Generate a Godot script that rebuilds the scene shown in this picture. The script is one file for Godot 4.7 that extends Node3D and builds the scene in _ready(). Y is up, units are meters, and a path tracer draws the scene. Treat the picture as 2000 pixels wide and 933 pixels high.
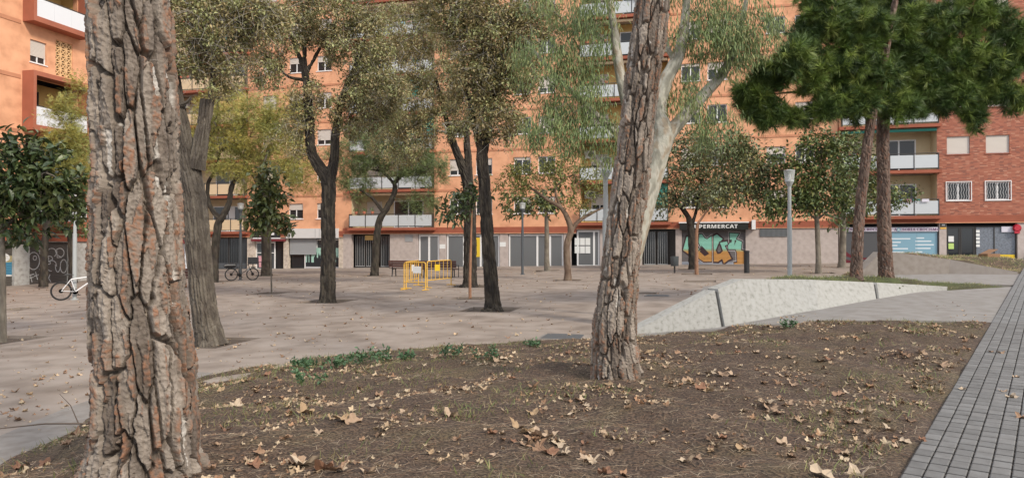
extends Node3D
# A sloping city square with pines in front, street trees and apartment blocks behind.
const FPX := 1400.0
const EYE := 1.8
const CA := 0.96815
const SA := 0.25038
var rng := RandomNumberGenerator.new()
var M := {}
var used := {}
var texcount := 0

class MB:
	var v := PackedVector3Array()
	var n := PackedVector3Array()
	var u := PackedVector2Array()
	var c := PackedColorArray()
	var ix := PackedInt32Array()
	var col := Color(1, 1, 1)
	func vert(p: Vector3, nn: Vector3, uv := Vector2.ZERO) -> int:
		v.append(p); n.append(nn); u.append(uv); c.append(col)
		return v.size() - 1
	func quad(a: Vector3, b: Vector3, cc: Vector3, d: Vector3) -> void:
		var nn := (b - a).cross(cc - a)
		if nn.length_squared() < 1e-14: nn = (cc - a).cross(d - a)
		nn = nn.normalized()
		var i := vert(a, nn, Vector2(0, 1)); vert(b, nn, Vector2(1, 1)); vert(cc, nn, Vector2(1, 0)); vert(d, nn, Vector2(0, 0))
		ix.append_array(PackedInt32Array([i, i + 2, i + 1, i, i + 3, i + 2]))
	func tri(a: Vector3, b: Vector3, cc: Vector3) -> void:
		var nn := (b - a).cross(cc - a).normalized()
		var i := vert(a, nn); vert(b, nn); vert(cc, nn)
		ix.append_array(PackedInt32Array([i, i + 2, i + 1]))
	func box(lo: Vector3, hi: Vector3) -> MB:
		return obox(Transform3D(Basis(), (lo + hi) / 2), hi - lo)
	func obox(t: Transform3D, s: Vector3) -> MB:
		var h := s / 2
		var p := []
		for i in 8: p.append(t * Vector3(h.x if i & 1 else -h.x, h.y if i & 2 else -h.y, h.z if i & 4 else -h.z))
		quad(p[4], p[5], p[7], p[6]); quad(p[1], p[0], p[2], p[3]); quad(p[5], p[1], p[3], p[7])
		quad(p[0], p[4], p[6], p[2]); quad(p[6], p[7], p[3], p[2]); quad(p[0], p[1], p[5], p[4])
		return self
	func beam(a: Vector3, b: Vector3, w: float, h: float) -> MB:
		var d := b - a
		var z := d.normalized()
		var x := Vector3.UP.cross(z)
		if x.length() < 0.01: x = Vector3.RIGHT
		x = x.normalized()
		return obox(Transform3D(Basis(x, z.cross(x), z), (a + b) / 2), Vector3(w, h, d.length()))
	func tube(pts: Array, rad: Array, sides := 8, cap := true) -> MB:
		var k := pts.size()
		var ref := Vector3(0.31, 0.2, 0.93)
		var start := v.size()
		for i in k:
			var t: Vector3 = (pts[mini(i + 1, k - 1)] - pts[maxi(i - 1, 0)]).normalized()
			var a := t.cross(ref).normalized()
			var b := a.cross(t)
			ref = b
			if ref.cross(t).length() < 0.01: ref = Vector3.UP
			for s in sides:
				var an := TAU * s / sides
				var o := a * cos(an) + b * sin(an)
				vert(pts[i] + o * float(rad[i]), o, Vector2(float(s) / sides, i))
		for i in k - 1:
			for s in sides:
				var p0 := start + i * sides + s
				var p1 := start + i * sides + (s + 1) % sides
				ix.append_array(PackedInt32Array([p0, p1, p0 + sides, p1, p1 + sides, p0 + sides]))
		if cap:
			for e in [0, k - 1]:
				var nn: Vector3 = (pts[1] - pts[0]).normalized() * -1.0 if e == 0 else (pts[k - 1] - pts[k - 2]).normalized()
				var m := vert(pts[e], nn)
				for s in sides: vert(v[start + e * sides + s], nn)
				for s in sides:
					ix.append_array(PackedInt32Array([m, m + 1 + s, m + 1 + (s + 1) % sides]))
		return self
	func lathe(prof: Array, sides := 16, at := Vector3.ZERO) -> MB:
		var st := v.size()
		var k := prof.size()
		for i in k:
			var pr: Vector2 = prof[i]
			var dd: Vector2 = prof[mini(i + 1, k - 1)] - prof[maxi(i - 1, 0)]
			var nr := Vector2(dd.y, -dd.x).normalized()
			for s in sides:
				var an := TAU * s / sides
				vert(at + Vector3(cos(an) * pr.x, pr.y, sin(an) * pr.x), Vector3(cos(an) * nr.x, nr.y, sin(an) * nr.x))
		for i in k - 1:
			for s in sides:
				var p0 := st + i * sides + s
				var p1 := st + i * sides + (s + 1) % sides
				ix.append_array(PackedInt32Array([p0, p1, p0 + sides, p1, p1 + sides, p0 + sides]))
		return self
	func mesh() -> ArrayMesh:
		var a := []
		a.resize(Mesh.ARRAY_MAX)
		a[Mesh.ARRAY_VERTEX] = v; a[Mesh.ARRAY_NORMAL] = n; a[Mesh.ARRAY_TEX_UV] = u; a[Mesh.ARRAY_COLOR] = c; a[Mesh.ARRAY_INDEX] = ix
		var m := ArrayMesh.new()
		m.add_surface_from_arrays(Mesh.PRIMITIVE_TRIANGLES, a)
		return m

func _ready() -> void:
	rng.seed = 1
	var cam := Camera3D.new()
	cam.name = "camera"
	cam.position = Vector3(0, EYE, 0)
	cam.rotation.x = atan(13.5 / FPX)
	cam.fov = rad_to_deg(2.0 * atan(466.5 / FPX))
	cam.far = 500.0
	add_child(cam)
	cam.current = true
	var env := Environment.new()
	env.background_mode = Environment.BG_SKY
	var sm := ProceduralSkyMaterial.new()
	sm.sky_top_color = Color(0.82, 0.84, 0.88)
	sm.sky_horizon_color = Color(0.90, 0.91, 0.92)
	sm.sky_curve = 0.2
	sm.ground_bottom_color = Color(0.35, 0.32, 0.29)
	sm.ground_horizon_color = Color(0.6, 0.6, 0.6)
	sm.sky_energy_multiplier = 0.9
	var sky := Sky.new()
	sky.sky_material = sm
	env.sky = sky
	env.tonemap_mode = Environment.TONE_MAPPER_LINEAR
	env.tonemap_exposure = 2.2
	env.ssao_enabled = true
	env.ssil_enabled = true
	env.sdfgi_enabled = true
	var we := WorldEnvironment.new()
	we.name = "environment"
	we.environment = env
	add_child(we)
	var sun := DirectionalLight3D.new()
	sun.name = "sun"
	sun.light_color = Color(1.0, 0.955, 0.89)
	sun.light_energy = 0.5
	sun.light_angular_distance = 10.0
	sun.shadow_enabled = true
	add_child(sun)
	sun.look_at_from_position(Vector3.ZERO, Vector3(-0.55, -0.6, -0.6), Vector3.UP)
	make_materials()
	print("materials ", Time.get_ticks_msec())
	build_ground()
	print("ground ", Time.get_ticks_msec())
	build_blocks()
	print("blocks ", Time.get_ticks_msec())
	build_trees()
	print("trees ", Time.get_ticks_msec())
	build_furniture()
	build_litter()
	print("done ", Time.get_ticks_msec())

# ---------- places
func gy(x: float, z: float) -> float: return 0.019 * x - 0.0065 * z
func P(px: float, py: float, d: float) -> Vector3: return Vector3((px - 1000.0) / FPX * d, EYE + (480.0 - py) / FPX * d, -d)
func gd(px: float, py: float) -> float: return 2520.0 / (py - 470.9 + 0.019 * (px - 1000.0))
func GP(px: float, d: float) -> Vector3:
	var x := (px - 1000.0) / FPX * d
	return Vector3(x, gy(x, -d), -d)
func GB(px: float, py: float) -> Vector3: return GP(px, gd(px, py))
func fd(px: float) -> float: return 51.4 / (1.0 + 0.0001847 * (px - 1000.0))      # depth of the long facade
func ft(px: float) -> float: return (px - 1000.0) / FPX * fd(px) / CA              # metres along it
func fh(px: float, py: float) -> float: return EYE + (480.0 - py) * fd(px) / FPX   # height on it
func lin(r: float, g: float, b: float) -> Color: return Color(r, g, b).linear_to_srgb()

# ---------- nodes
func numbered(s: String) -> String:
	used[s] = used.get(s, -1) + 1
	return s if used[s] == 0 else "%s_%03d" % [s, used[s]]
func tag(o: Node, label: String, category: String, group := "", kind := "") -> void:
	if label: o.set_meta("label", label)
	if category: o.set_meta("category", category)
	if group: o.set_meta("group", group)
	if kind: o.set_meta("kind", kind)
func thing(called: String, label: String, category: String, at := Vector3.ZERO, turn := 0.0, group := "") -> Node3D:
	var o := Node3D.new()
	o.name = numbered(called)
	add_child(o)
	o.position = at
	o.rotation.y = turn
	tag(o, label, category, group)
	return o
func part(parent: Node, called: String, mesh: Mesh, mat: Material, at := Vector3.ZERO) -> MeshInstance3D:
	var o := MeshInstance3D.new()
	o.name = called if parent != self else numbered(called)
	o.mesh = mesh
	o.material_override = mat
	o.position = at
	parent.add_child(o, true)
	return o
func struct(called: String, mesh: Mesh, mat: Material) -> MeshInstance3D:
	var o := part(self, called, mesh, mat)
	o.set_meta("kind", "structure")
	return o
func dup(root: Node3D, at: Vector3, turn: float, label: String) -> Node3D:
	var r: Node3D = root.duplicate()
	r.name = numbered(String(root.name).rstrip("0123456789_"))
	add_child(r)
	r.position = at
	r.rotation.y = turn
	r.set_meta("label", label)
	return r
func scatter(parent: Node, called: String, mesh: Mesh, mat: Material, xf: Array, cols: Array) -> MultiMeshInstance3D:
	var mm := MultiMesh.new()
	mm.transform_format = MultiMesh.TRANSFORM_3D
	mm.use_colors = true
	mm.mesh = mesh
	mm.instance_count = xf.size()
	for i in xf.size():
		mm.set_instance_transform(i, xf[i])
		mm.set_instance_color(i, cols[i])
	var o := MultiMeshInstance3D.new()
	o.name = called if parent != self else numbered(called)
	o.multimesh = mm
	o.material_override = mat
	parent.add_child(o, true)
	o.set_meta("kind", "stuff")
	return o

# ---------- materials
func noise(sd: int, freq: float, oct := 4, type := FastNoiseLite.TYPE_SIMPLEX_SMOOTH) -> FastNoiseLite:
	var f := FastNoiseLite.new()
	f.seed = sd; f.frequency = freq; f.noise_type = type
	f.fractal_type = FastNoiseLite.FRACTAL_FBM if oct > 1 else FastNoiseLite.FRACTAL_NONE
	f.fractal_octaves = oct
	return f
func ntex(sd: int, freq: float, oct: int, ramp: Array, size := 512, normal := 0.0) -> NoiseTexture2D:
	var t := NoiseTexture2D.new()
	t.width = size; t.height = size; t.seamless = true; t.noise = noise(sd, freq, oct)
	if normal > 0.0:
		t.as_normal_map = true; t.bump_strength = normal
	elif ramp.size():
		var g := Gradient.new()
		var off := PackedFloat32Array()
		var cs := PackedColorArray()
		for r in ramp:
			off.append(r[0]); cs.append(r[1])
		g.offsets = off; g.colors = cs
		t.color_ramp = g
	return t
func mat(called: String, col: Color, rough := 0.8, tex: Texture2D = null, metres := 2.0, bump := 0.0, bumpmetres := 0.5) -> StandardMaterial3D:
	var m := StandardMaterial3D.new()
	m.albedo_color = col
	m.roughness = rough
	m.resource_name = called
	if tex:
		m.albedo_texture = tex
		m.uv1_triplanar = true
		m.uv1_world_triplanar = true
		m.uv1_scale = Vector3.ONE / metres
	if bump > 0.0:
		m.heightmap_enabled = true
		m.heightmap_scale = bump
		m.heightmap_texture = bumptex
	M[called] = m
	return m
var bumptex: NoiseTexture2D
func leafmat(called: String, rough: float, back: float) -> StandardMaterial3D:
	var m := StandardMaterial3D.new()
	m.vertex_color_use_as_albedo = true
	m.roughness = rough
	m.cull_mode = BaseMaterial3D.CULL_DISABLED
	if back > 0.0:
		m.backlight_enabled = true
		m.backlight = Color(back, back, back * 0.6)
	M[called] = m
	return m
func vmat(called: String, rough: float, bump := 0.0) -> StandardMaterial3D:
	var m := mat(called, Color.WHITE, rough)
	m.vertex_color_use_as_albedo = true
	if bump > 0.0:
		m.uv1_triplanar = true; m.uv1_world_triplanar = true; m.uv1_scale = Vector3.ONE * 2.5
		m.heightmap_enabled = true; m.heightmap_scale = bump; m.heightmap_texture = bumptex
	return m
func make_materials() -> void:
	bumptex = ntex(5, 0.03, 5, [])
	var soft := ntex(11, 0.006, 5, [[0.0, Color(0.86, 0.85, 0.84)], [0.5, Color(0.95, 0.94, 0.93)], [1.0, Color(1, 1, 1)]])
	var rough := ntex(12, 0.02, 6, [[0.0, Color(0.72, 0.7, 0.68)], [0.45, Color(0.9, 0.89, 0.88)], [1.0, Color(1, 1, 1)]])
	mat("orange", lin(0.78, 0.41, 0.24), 0.9, ntex(14, 0.008, 6, [[0.0, Color(0.78, 0.74, 0.71)], [0.35, Color(0.9, 0.88, 0.87)], [0.6, Color(0.96, 0.955, 0.95)], [1.0, Color(1, 1, 1)]], 1024), 9.0)
	mat("redband", lin(0.34, 0.10, 0.055), 0.8, soft, 5.0)
	mat("bandlight", lin(0.56, 0.255, 0.145), 0.85, soft, 5.0)
	mat("redbrown", lin(0.40, 0.135, 0.08), 0.85, soft, 5.0)
	mat("cream", lin(0.66, 0.55, 0.36), 0.9, soft, 6.0)
	mat("yellowwall", lin(0.66, 0.46, 0.18), 0.9, soft, 6.0)
	mat("lattice", lin(0.70, 0.46, 0.24), 0.9)
	mat("stone", lin(0.50, 0.44, 0.415), 0.8, soft, 1.3)
	mat("creamstone", lin(0.66, 0.58, 0.50), 0.8, rough, 3.0)
	mat("greypillar", lin(0.48, 0.48, 0.47), 0.85, rough, 3.0)
	mat("brownmarble", lin(0.07, 0.055, 0.05), 0.35, rough, 1.5)
	mat("whiteframe", lin(0.75, 0.75, 0.75), 0.45)
	mat("darkframe", lin(0.035, 0.032, 0.03), 0.45)
	mat("greymetal", lin(0.30, 0.31, 0.32), 0.45)
	mat("lampgrey", lin(0.36, 0.38, 0.38), 0.5)
	mat("lampdark", lin(0.07, 0.08, 0.09), 0.5)
	mat("glassdark", lin(0.022, 0.025, 0.028), 0.06)
	mat("glassblind", lin(0.13, 0.135, 0.14), 0.15)
	mat("glassshop", lin(0.06, 0.07, 0.075), 0.08)
	mat("film", lin(0.20, 0.23, 0.28), 0.2, rough, 1.4)
	mat("bluefilm", lin(0.22, 0.40, 0.50), 0.3)
	mat("tealfilm", lin(0.30, 0.55, 0.50), 0.35)
	mat("ink", lin(0.02, 0.02, 0.03), 0.5)
	mat("paper", lin(0.72, 0.73, 0.72), 0.7)
	mat("greenpaper", lin(0.45, 0.62, 0.18), 0.7)
	mat("pinkpaper", lin(0.62, 0.32, 0.36), 0.7)
	mat("yellowsign", lin(0.72, 0.50, 0.03), 0.45)
	mat("yellowpaint", lin(0.72, 0.42, 0.06), 0.45)
	mat("maroon", lin(0.13, 0.012, 0.022), 0.4)
	mat("purple", lin(0.14, 0.04, 0.13), 0.5)
	mat("signwhite", lin(0.62, 0.60, 0.68), 0.4)
	mat("signblack", lin(0.015, 0.017, 0.016), 0.4)
	mat("awninggreen", lin(0.03, 0.22, 0.18), 0.8)
	mat("awningred", lin(0.16, 0.02, 0.025), 0.8)
	mat("blind", lin(0.55, 0.50, 0.45), 0.7)
	mat("beigeblind", lin(0.62, 0.47, 0.30), 0.7)
	mat("railpanel", lin(0.50, 0.53, 0.55), 0.25)
	mat("whitepanel", lin(0.68, 0.71, 0.75), 0.25)
	mat("fascia", lin(0.62, 0.61, 0.60), 0.5)
	mat("redplastic", lin(0.45, 0.02, 0.04), 0.4)
	mat("tyre", lin(0.012, 0.012, 0.012), 0.8)
	mat("bikewhite", lin(0.66, 0.66, 0.67), 0.3)
	mat("bikeblack", lin(0.018, 0.018, 0.02), 0.4)
	mat("chrome", lin(0.5, 0.5, 0.5), 0.3).metallic = 0.8
	mat("cardboard", lin(0.24, 0.13, 0.07), 0.9)
	mat("benchwood", lin(0.085, 0.028, 0.018), 0.55, rough, 0.6)
	mat("ironblack", lin(0.02, 0.02, 0.022), 0.55)
	mat("bingrey", lin(0.07, 0.08, 0.085), 0.55)
	mat("darkwood", lin(0.12, 0.09, 0.07), 0.9)
	mat("stake", lin(0.36, 0.18, 0.10), 0.85, rough, 0.7)
	var plaza := ntex(21, 0.012, 6, [[0.0, Color(0.86, 0.835, 0.81)], [0.4, Color(0.93, 0.92, 0.91)], [0.65, Color(0.97, 0.965, 0.96)], [1.0, Color(1, 1, 1)]], 1024)
	mat("plaza", lin(0.335, 0.288, 0.25), 0.92, plaza, 23.0, 0.1)
	var pm: StandardMaterial3D = M.plaza
	pm.detail_enabled = true
	pm.detail_blend_mode = BaseMaterial3D.BLEND_MODE_MUL
	pm.detail_albedo = ntex(22, 0.05, 5, [[0.0, Color(0.78, 0.76, 0.74)], [0.5, Color(0.95, 0.94, 0.93)], [1.0, Color(1, 1, 1)]])
	mat("pathcon", lin(0.255, 0.24, 0.225), 0.92, plaza, 6.0, 0.3)
	mat("strip", lin(0.235, 0.215, 0.195), 0.92, plaza, 3.0, 0.4)
	var conc := ntex(31, 0.022, 7, [[0.0, Color(0.6, 0.6, 0.57)], [0.22, Color(0.85, 0.85, 0.82)], [0.34, Color(0.92, 0.92, 0.9)], [0.6, Color(0.97, 0.97, 0.95)], [1.0, Color(1, 1, 1)]], 1024)
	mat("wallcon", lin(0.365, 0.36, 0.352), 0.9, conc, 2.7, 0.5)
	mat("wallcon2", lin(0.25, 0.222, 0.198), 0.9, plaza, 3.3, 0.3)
	mat("joint", lin(0.04, 0.04, 0.04), 0.95)
	mat("pitsoil", lin(0.10, 0.075, 0.055), 0.95, rough, 0.6)
	for i in 4:
		var k: float = [0.155, 0.17, 0.145, 0.185][i]
		mat("paver%d" % i, lin(k, k * 0.985, k * 0.965), 0.85, soft, 0.5, 0.1)
	mat("paverbed", lin(0.075, 0.062, 0.052), 0.95, rough, 0.5)
	leafmat("elmleaf", 0.6, 0.35); leafmat("glossleaf", 0.42, 0.12); leafmat("softleaf", 0.65, 0.4); leafmat("needle", 0.55, 0.25); leafmat("dryleaf", 0.8, 0.1)
	vmat("earth", 0.95, 1.2); M.earth.albedo_texture = ntex(33, 0.07, 5, [[0.0, Color(0.3, 0.28, 0.26)], [0.42, Color(0.66, 0.63, 0.6)], [0.58, Color(0.9, 0.88, 0.85)], [1.0, Color(1, 1, 1)]]); M.earth.uv1_scale = Vector3.ONE * 0.9; vmat("pinebark", 0.92, 0.5); vmat("bark", 0.9, 0.4)
	var bk := StandardMaterial3D.new()
	bk.roughness = 0.9
	bk.albedo_texture = brick_image()
	bk.uv1_triplanar = true
	bk.uv1_scale = Vector3(1, 1, 1) / 4.0
	M["brick"] = bk
	var gl := StandardMaterial3D.new()
	gl.transparency = BaseMaterial3D.TRANSPARENCY_ALPHA
	gl.albedo_color = Color(0.86, 0.88, 0.88, 0.42)
	gl.roughness = 0.15
	M["lampglass"] = gl
func brick_image() -> ImageTexture:
	# far-off brickwork: each course and brick is under three pixels, so only its mottled tone is given
	var im := Image.create(512, 512, false, Image.FORMAT_RGB8)
	var r := RandomNumberGenerator.new()
	r.seed = 77
	for row in 64:
		var x := -8 if row % 2 else 0
		while x < 512:
			var w := 28
			var t := r.randf()
			var c := lin(0.29, 0.095, 0.06).lerp(lin(0.39, 0.15, 0.095), t)
			if r.randf() < 0.16: c = lin(0.22, 0.085, 0.06)
			if r.randf() < 0.10: c = lin(0.44, 0.21, 0.14)
			im.fill_rect(Rect2i(maxi(x, 0), row * 8, w, 7), c)
			im.fill_rect(Rect2i(maxi(x, 0), row * 8 + 7, w, 1), lin(0.30, 0.14, 0.095))
			x += w
	return ImageTexture.create_from_image(im)

# ---------- buildings
func wall_grid(mb: MB, x0: float, x1: float, y0: float, y1: float, holes: Array, zf: float, depth: float) -> void:
	var xs := [x0, x1]
	var ys := [y0, y1]
	for h in holes:
		for e in [h[0], h[1]]:
			if e > x0 and e < x1: xs.append(e)
		for e in [h[2], h[3]]:
			if e > y0 and e < y1: ys.append(e)
	xs.sort(); ys.sort()
	var ux := []
	var uy := []
	for e in xs:
		if ux.is_empty() or e - ux[-1] > 0.002: ux.append(e)
	for e in ys:
		if uy.is_empty() or e - uy[-1] > 0.002: uy.append(e)
	var open := func(i: int, j: int) -> bool:
		if i < 0 or j < 0 or i >= ux.size() - 1 or j >= uy.size() - 1: return true
		var cx: float = (ux[i] + ux[i + 1]) / 2.0
		var cy: float = (uy[j] + uy[j + 1]) / 2.0
		for h in holes:
			if cx > h[0] and cx < h[1] and cy > h[2] and cy < h[3]: return true
		return false
	for i in ux.size() - 1:
		for j in uy.size() - 1:
			if open.call(i, j): continue
			var a: float = ux[i]
			var b: float = ux[i + 1]
			var c: float = uy[j]
			var d: float = uy[j + 1]
			var zb := zf - depth
			mb.quad(Vector3(a, c, zf), Vector3(b, c, zf), Vector3(b, d, zf), Vector3(a, d, zf))
			mb.quad(Vector3(b, c, zb), Vector3(a, c, zb), Vector3(a, d, zb), Vector3(b, d, zb))
			if open.call(i - 1, j): mb.quad(Vector3(a, c, zb), Vector3(a, c, zf), Vector3(a, d, zf), Vector3(a, d, zb))
			if open.call(i + 1, j): mb.quad(Vector3(b, c, zf), Vector3(b, c, zb), Vector3(b, d, zb), Vector3(b, d, zf))
			if open.call(i, j - 1): mb.quad(Vector3(a, c, zb), Vector3(b, c, zb), Vector3(b, c, zf), Vector3(a, c, zf))
			if open.call(i, j + 1): mb.quad(Vector3(a, d, zf), Vector3(b, d, zf), Vector3(b, d, zb), Vector3(a, d, zb))
func frame_mesh(x0: float, x1: float, y0: float, y1: float, z: float, w: float, mull: Array, depth := 0.06) -> MB:
	var mb := MB.new()
	mb.box(Vector3(x0, y0, z), Vector3(x0 + w, y1, z + depth)); mb.box(Vector3(x1 - w, y0, z), Vector3(x1, y1, z + depth))
	mb.box(Vector3(x0 + w, y0, z), Vector3(x1 - w, y0 + w, z + depth)); mb.box(Vector3(x0 + w, y1 - w, z), Vector3(x1 - w, y1, z + depth))
	for m in mull: mb.box(Vector3(m - w * 0.6, y0 + w, z), Vector3(m + w * 0.6, y1 - w, z + depth))
	return mb
func bx(parent: Node, called: String, m: String, lo: Vector3, hi: Vector3) -> MeshInstance3D:
	return part(parent, called, MB.new().box(lo, hi).mesh(), M[m])
func glazing(parent: Node, called: String, x0: float, x1: float, y0: float, y1: float, mull: Array, fm: String, gm: String, z := -0.18, w := 0.07) -> MeshInstance3D:
	var f := part(parent, called, frame_mesh(x0, x1, y0, y1, z, w, mull).mesh(), M[fm])
	var e := [x0 + w * 0.5]
	e.append_array(mull); e.append(x1 - w * 0.5)
	for i in e.size() - 1:
		bx(f, "pane", gm, Vector3(e[i] + 0.005, y0 + w * 0.5, z + 0.015), Vector3(e[i + 1] - 0.005, y1 - w * 0.5, z + 0.03))
	return f
var winproto := {}
func window(parent: Node, x: float, y: float, w: float, h: float, kind: int) -> void:
	# centre x, sill y
	var key := "%d_%d_%d" % [int(w * 100), int(h * 100), kind]
	if not winproto.has(key):
		var f := MeshInstance3D.new()
		f.name = "window"
		f.mesh = frame_mesh(-w / 2, w / 2, 0, h, -0.16, 0.06, [0.0]).mesh()
		f.material_override = M.whiteframe
		for s in [-1, 1]:
			bx(f, "pane", "glassdark", Vector3(-w / 2 + 0.05 if s < 0 else 0.01, 0.05, -0.145), Vector3(-0.01 if s < 0 else w / 2 - 0.05, h - 0.05, -0.13))
		bx(f, "sill", "whiteframe" if kind != 3 else "redbrown", Vector3(-w / 2 - 0.06, -0.05, -0.10), Vector3(w / 2 + 0.06, -0.003, 0.05))
		var drop: float = [0.0, 0.45, 0.72, 0.97, 0.2][kind]
		if drop > 0.0:
			var mb := MB.new()
			var k := int(h * drop / 0.07)
			for i in k:
				var yt := h - 0.003 - i * 0.07
				mb.quad(Vector3(-w / 2 + 0.03, yt - 0.065, -0.075), Vector3(w / 2 - 0.03, yt - 0.065, -0.075), Vector3(w / 2 - 0.03, yt, -0.085), Vector3(-w / 2 + 0.03, yt, -0.085))
				mb.quad(Vector3(-w / 2 + 0.03, yt - 0.07, -0.085), Vector3(w / 2 - 0.03, yt - 0.07, -0.085), Vector3(w / 2 - 0.03, yt - 0.065, -0.075), Vector3(-w / 2 + 0.03, yt - 0.065, -0.075))
			part(f, "roller_blind", mb.mesh(), M.blind)
		winproto[key] = f
	var o: MeshInstance3D = winproto[key].duplicate()
	o.position = Vector3(x, y, 0)
	parent.add_child(o, true)
func bay_balcony(parent: Node, x0: float, x1: float, y: float, fh_: float, style: int, out := 0.45) -> void:
	# a recessed balcony: slab, back wall with door, railing
	var deep := -1.25
	var slab := bx(parent, "balcony", "redband", Vector3(x0 - 0.15, y - 0.2, -0.28), Vector3(x1 + 0.15, y, out))
	bx(slab, "slab_floor", "stone", Vector3(x0, y - 0.17, deep), Vector3(x1, y + 0.004, -0.282))
	var wm: String = ["cream", "yellowwall", "cream"][style]
	var inner := MB.new()
	wall_grid(inner, x0, x1, y, y + fh_ - 0.2, [], deep, 0.1)
	inner.quad(Vector3(x0 + 0.005, y, -0.005), Vector3(x0 + 0.005, y, deep), Vector3(x0 + 0.005, y + fh_ - 0.2, deep), Vector3(x0 + 0.005, y + fh_ - 0.2, -0.005))
	inner.quad(Vector3(x1 - 0.005, y, deep), Vector3(x1 - 0.005, y, -0.005), Vector3(x1 - 0.005, y + fh_ - 0.2, -0.005), Vector3(x1 - 0.005, y + fh_ - 0.2, deep))
	part(slab, "recess_wall", inner.mesh(), M[wm])
	var w := x1 - x0
	var d0 := x0 + w * rng.randf_range(0.42, 0.5)
	var dz := glazing(parent, "balcony_door", d0, d0 + w * 0.36, y + 0.02, y + 2.1, [d0 + w * 0.18], "whiteframe", "glassdark", deep + 0.004)
	if rng.randf() < 0.6:
		bx(dz, "curtain", "paper", Vector3(d0 + w * 0.2, y + 0.08, deep + 0.036), Vector3(d0 + w * 0.28, y + 2.02, deep + 0.045))
	window(parent, x0 + w * 0.2, y + 0.9, 1.2, 1.15, 1 + rng.randi() % 3)
	(parent.get_child(parent.get_child_count() - 1) as Node3D).position.z = deep + 0.17
	# railing
	var rz := out - 0.05
	var posts := MB.new()
	var nseg := maxi(2, int(round(w / 1.25)))
	for i in nseg + 1:
		var px := x0 + 0.02 + (w - 0.04) * i / nseg
		posts.box(Vector3(px - 0.025, y, rz - 0.025), Vector3(px + 0.025, y + 1.02, rz + 0.025))
	posts.box(Vector3(x0, y + 1.0, rz - 0.03), Vector3(x1, y + 1.04, rz + 0.03))
	posts.box(Vector3(x0, y + 0.08, rz - 0.015), Vector3(x1, y + 0.11, rz + 0.015))
	for e in [x0 + 0.02, x1 - 0.02]:
		for i in 4:
			posts.box(Vector3(e - 0.01, y, 0.06 + 0.09 * i), Vector3(e + 0.01, y + 1.0, 0.075 + 0.09 * i))
		posts.box(Vector3(e - 0.02, y + 0.985, 0.0), Vector3(e + 0.02, y + 1.025, rz - 0.031))
	var rail := part(parent, "railing", posts.mesh(), M.darkframe)
	for i in nseg:
		var pa := x0 + 0.05 + (w - 0.04) * i / nseg
		var pb := x0 - 0.01 + (w - 0.04) * (i + 1) / nseg
		bx(rail, "railing_panel", "railpanel" if style != 2 else "beigeblind", Vector3(pa, y + 0.12, rz - 0.006), Vector3(pb, y + 0.92, rz + 0.006))
	var r := rng.randf()
	if r < 0.4:
		bx(parent, "rolled_awning", "awninggreen" if r < 0.22 else "beigeblind", Vector3(x0 + 0.05, y + fh_ - 0.42, 0.02), Vector3(x1 - 0.05, y + fh_ - 0.26, 0.2))
	if r > 0.5:
		var ac := bx(parent, "air_conditioner_unit", "fascia", Vector3(x0 + 0.15, y + 1.75, deep + 0.01), Vector3(x0 + 0.95, y + 2.3, deep + 0.32))
		part(ac, "fan_grille", MB.new().tube([Vector3(x0 + 0.62, y + 2.02, deep + 0.321), Vector3(x0 + 0.62, y + 2.02, deep + 0.335)], [0.2, 0.2], 16).mesh(), M.bingrey)
	if r > 0.3 and r < 0.62:
		var cols: Array = ["paper", "bluefilm", "pinkpaper", "awninggreen", "signwhite"]
		for i in 4:
			var cx := x0 + w * 0.55 + i * 0.5
			bx(parent, "hung_washing", cols[(i + int(r * 100)) % 5], Vector3(cx, y + 0.95 - 0.1 * (i % 2), out + 0.03), Vector3(cx + 0.4, y + 1.03, out + 0.045))
	if r < 0.3:
		for i in 3:
			var px0 := x0 + 0.5 + i * (0.4 + r)
			var pot := part(parent, "flower_pot", MB.new().lathe([Vector2(0.09, y + 1.045), Vector2(0.13, y + 1.24), Vector2(0, y + 1.24)], 10, Vector3(px0, 0, out - 0.2)).mesh(), M.redbrown)
			var pl := MB.new()
			for k in 40:
				pl.col = Color(0.09, 0.15, 0.05) * rng.randf_range(0.6, 1.5)
				var c := Vector3(px0, y + 1.36, out - 0.2) + rv() * 0.2
				pl.tri(c, c + rv() * 0.12, c + rv() * 0.12)
			part(pot, "plant", pl.mesh(), M.softleaf)
	if r > 0.55 and r < 0.7:
		bx(parent, "hanging_blind", "awninggreen" if r < 0.64 else "yellowwall", Vector3(x1 - w * 0.35, y + 1.15, 0.08), Vector3(x1 - 0.06, y + fh_ - 0.25, 0.12))
func grille(parent: Node, x: float, y: float, w: float, h: float) -> void:
	# white scissor window bars
	var mb := frame_mesh(-w / 2 - 0.08, w / 2 + 0.08, -0.06, h + 0.06, 0.02, 0.04, [], 0.04)
	var k := 9
	for i in k:
		var xx := -w / 2 + w * (i + 0.5) / k
		for j in 5:
			var s := 0.028 if j % 2 else -0.028
			mb.beam(Vector3(xx + s, h * j / 5.0, 0.04), Vector3(xx - s, h * (j + 1) / 5.0, 0.04), 0.022, 0.012)
	part(parent, "window_grille", mb.mesh(), M.whiteframe, Vector3(x, y, 0))
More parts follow.
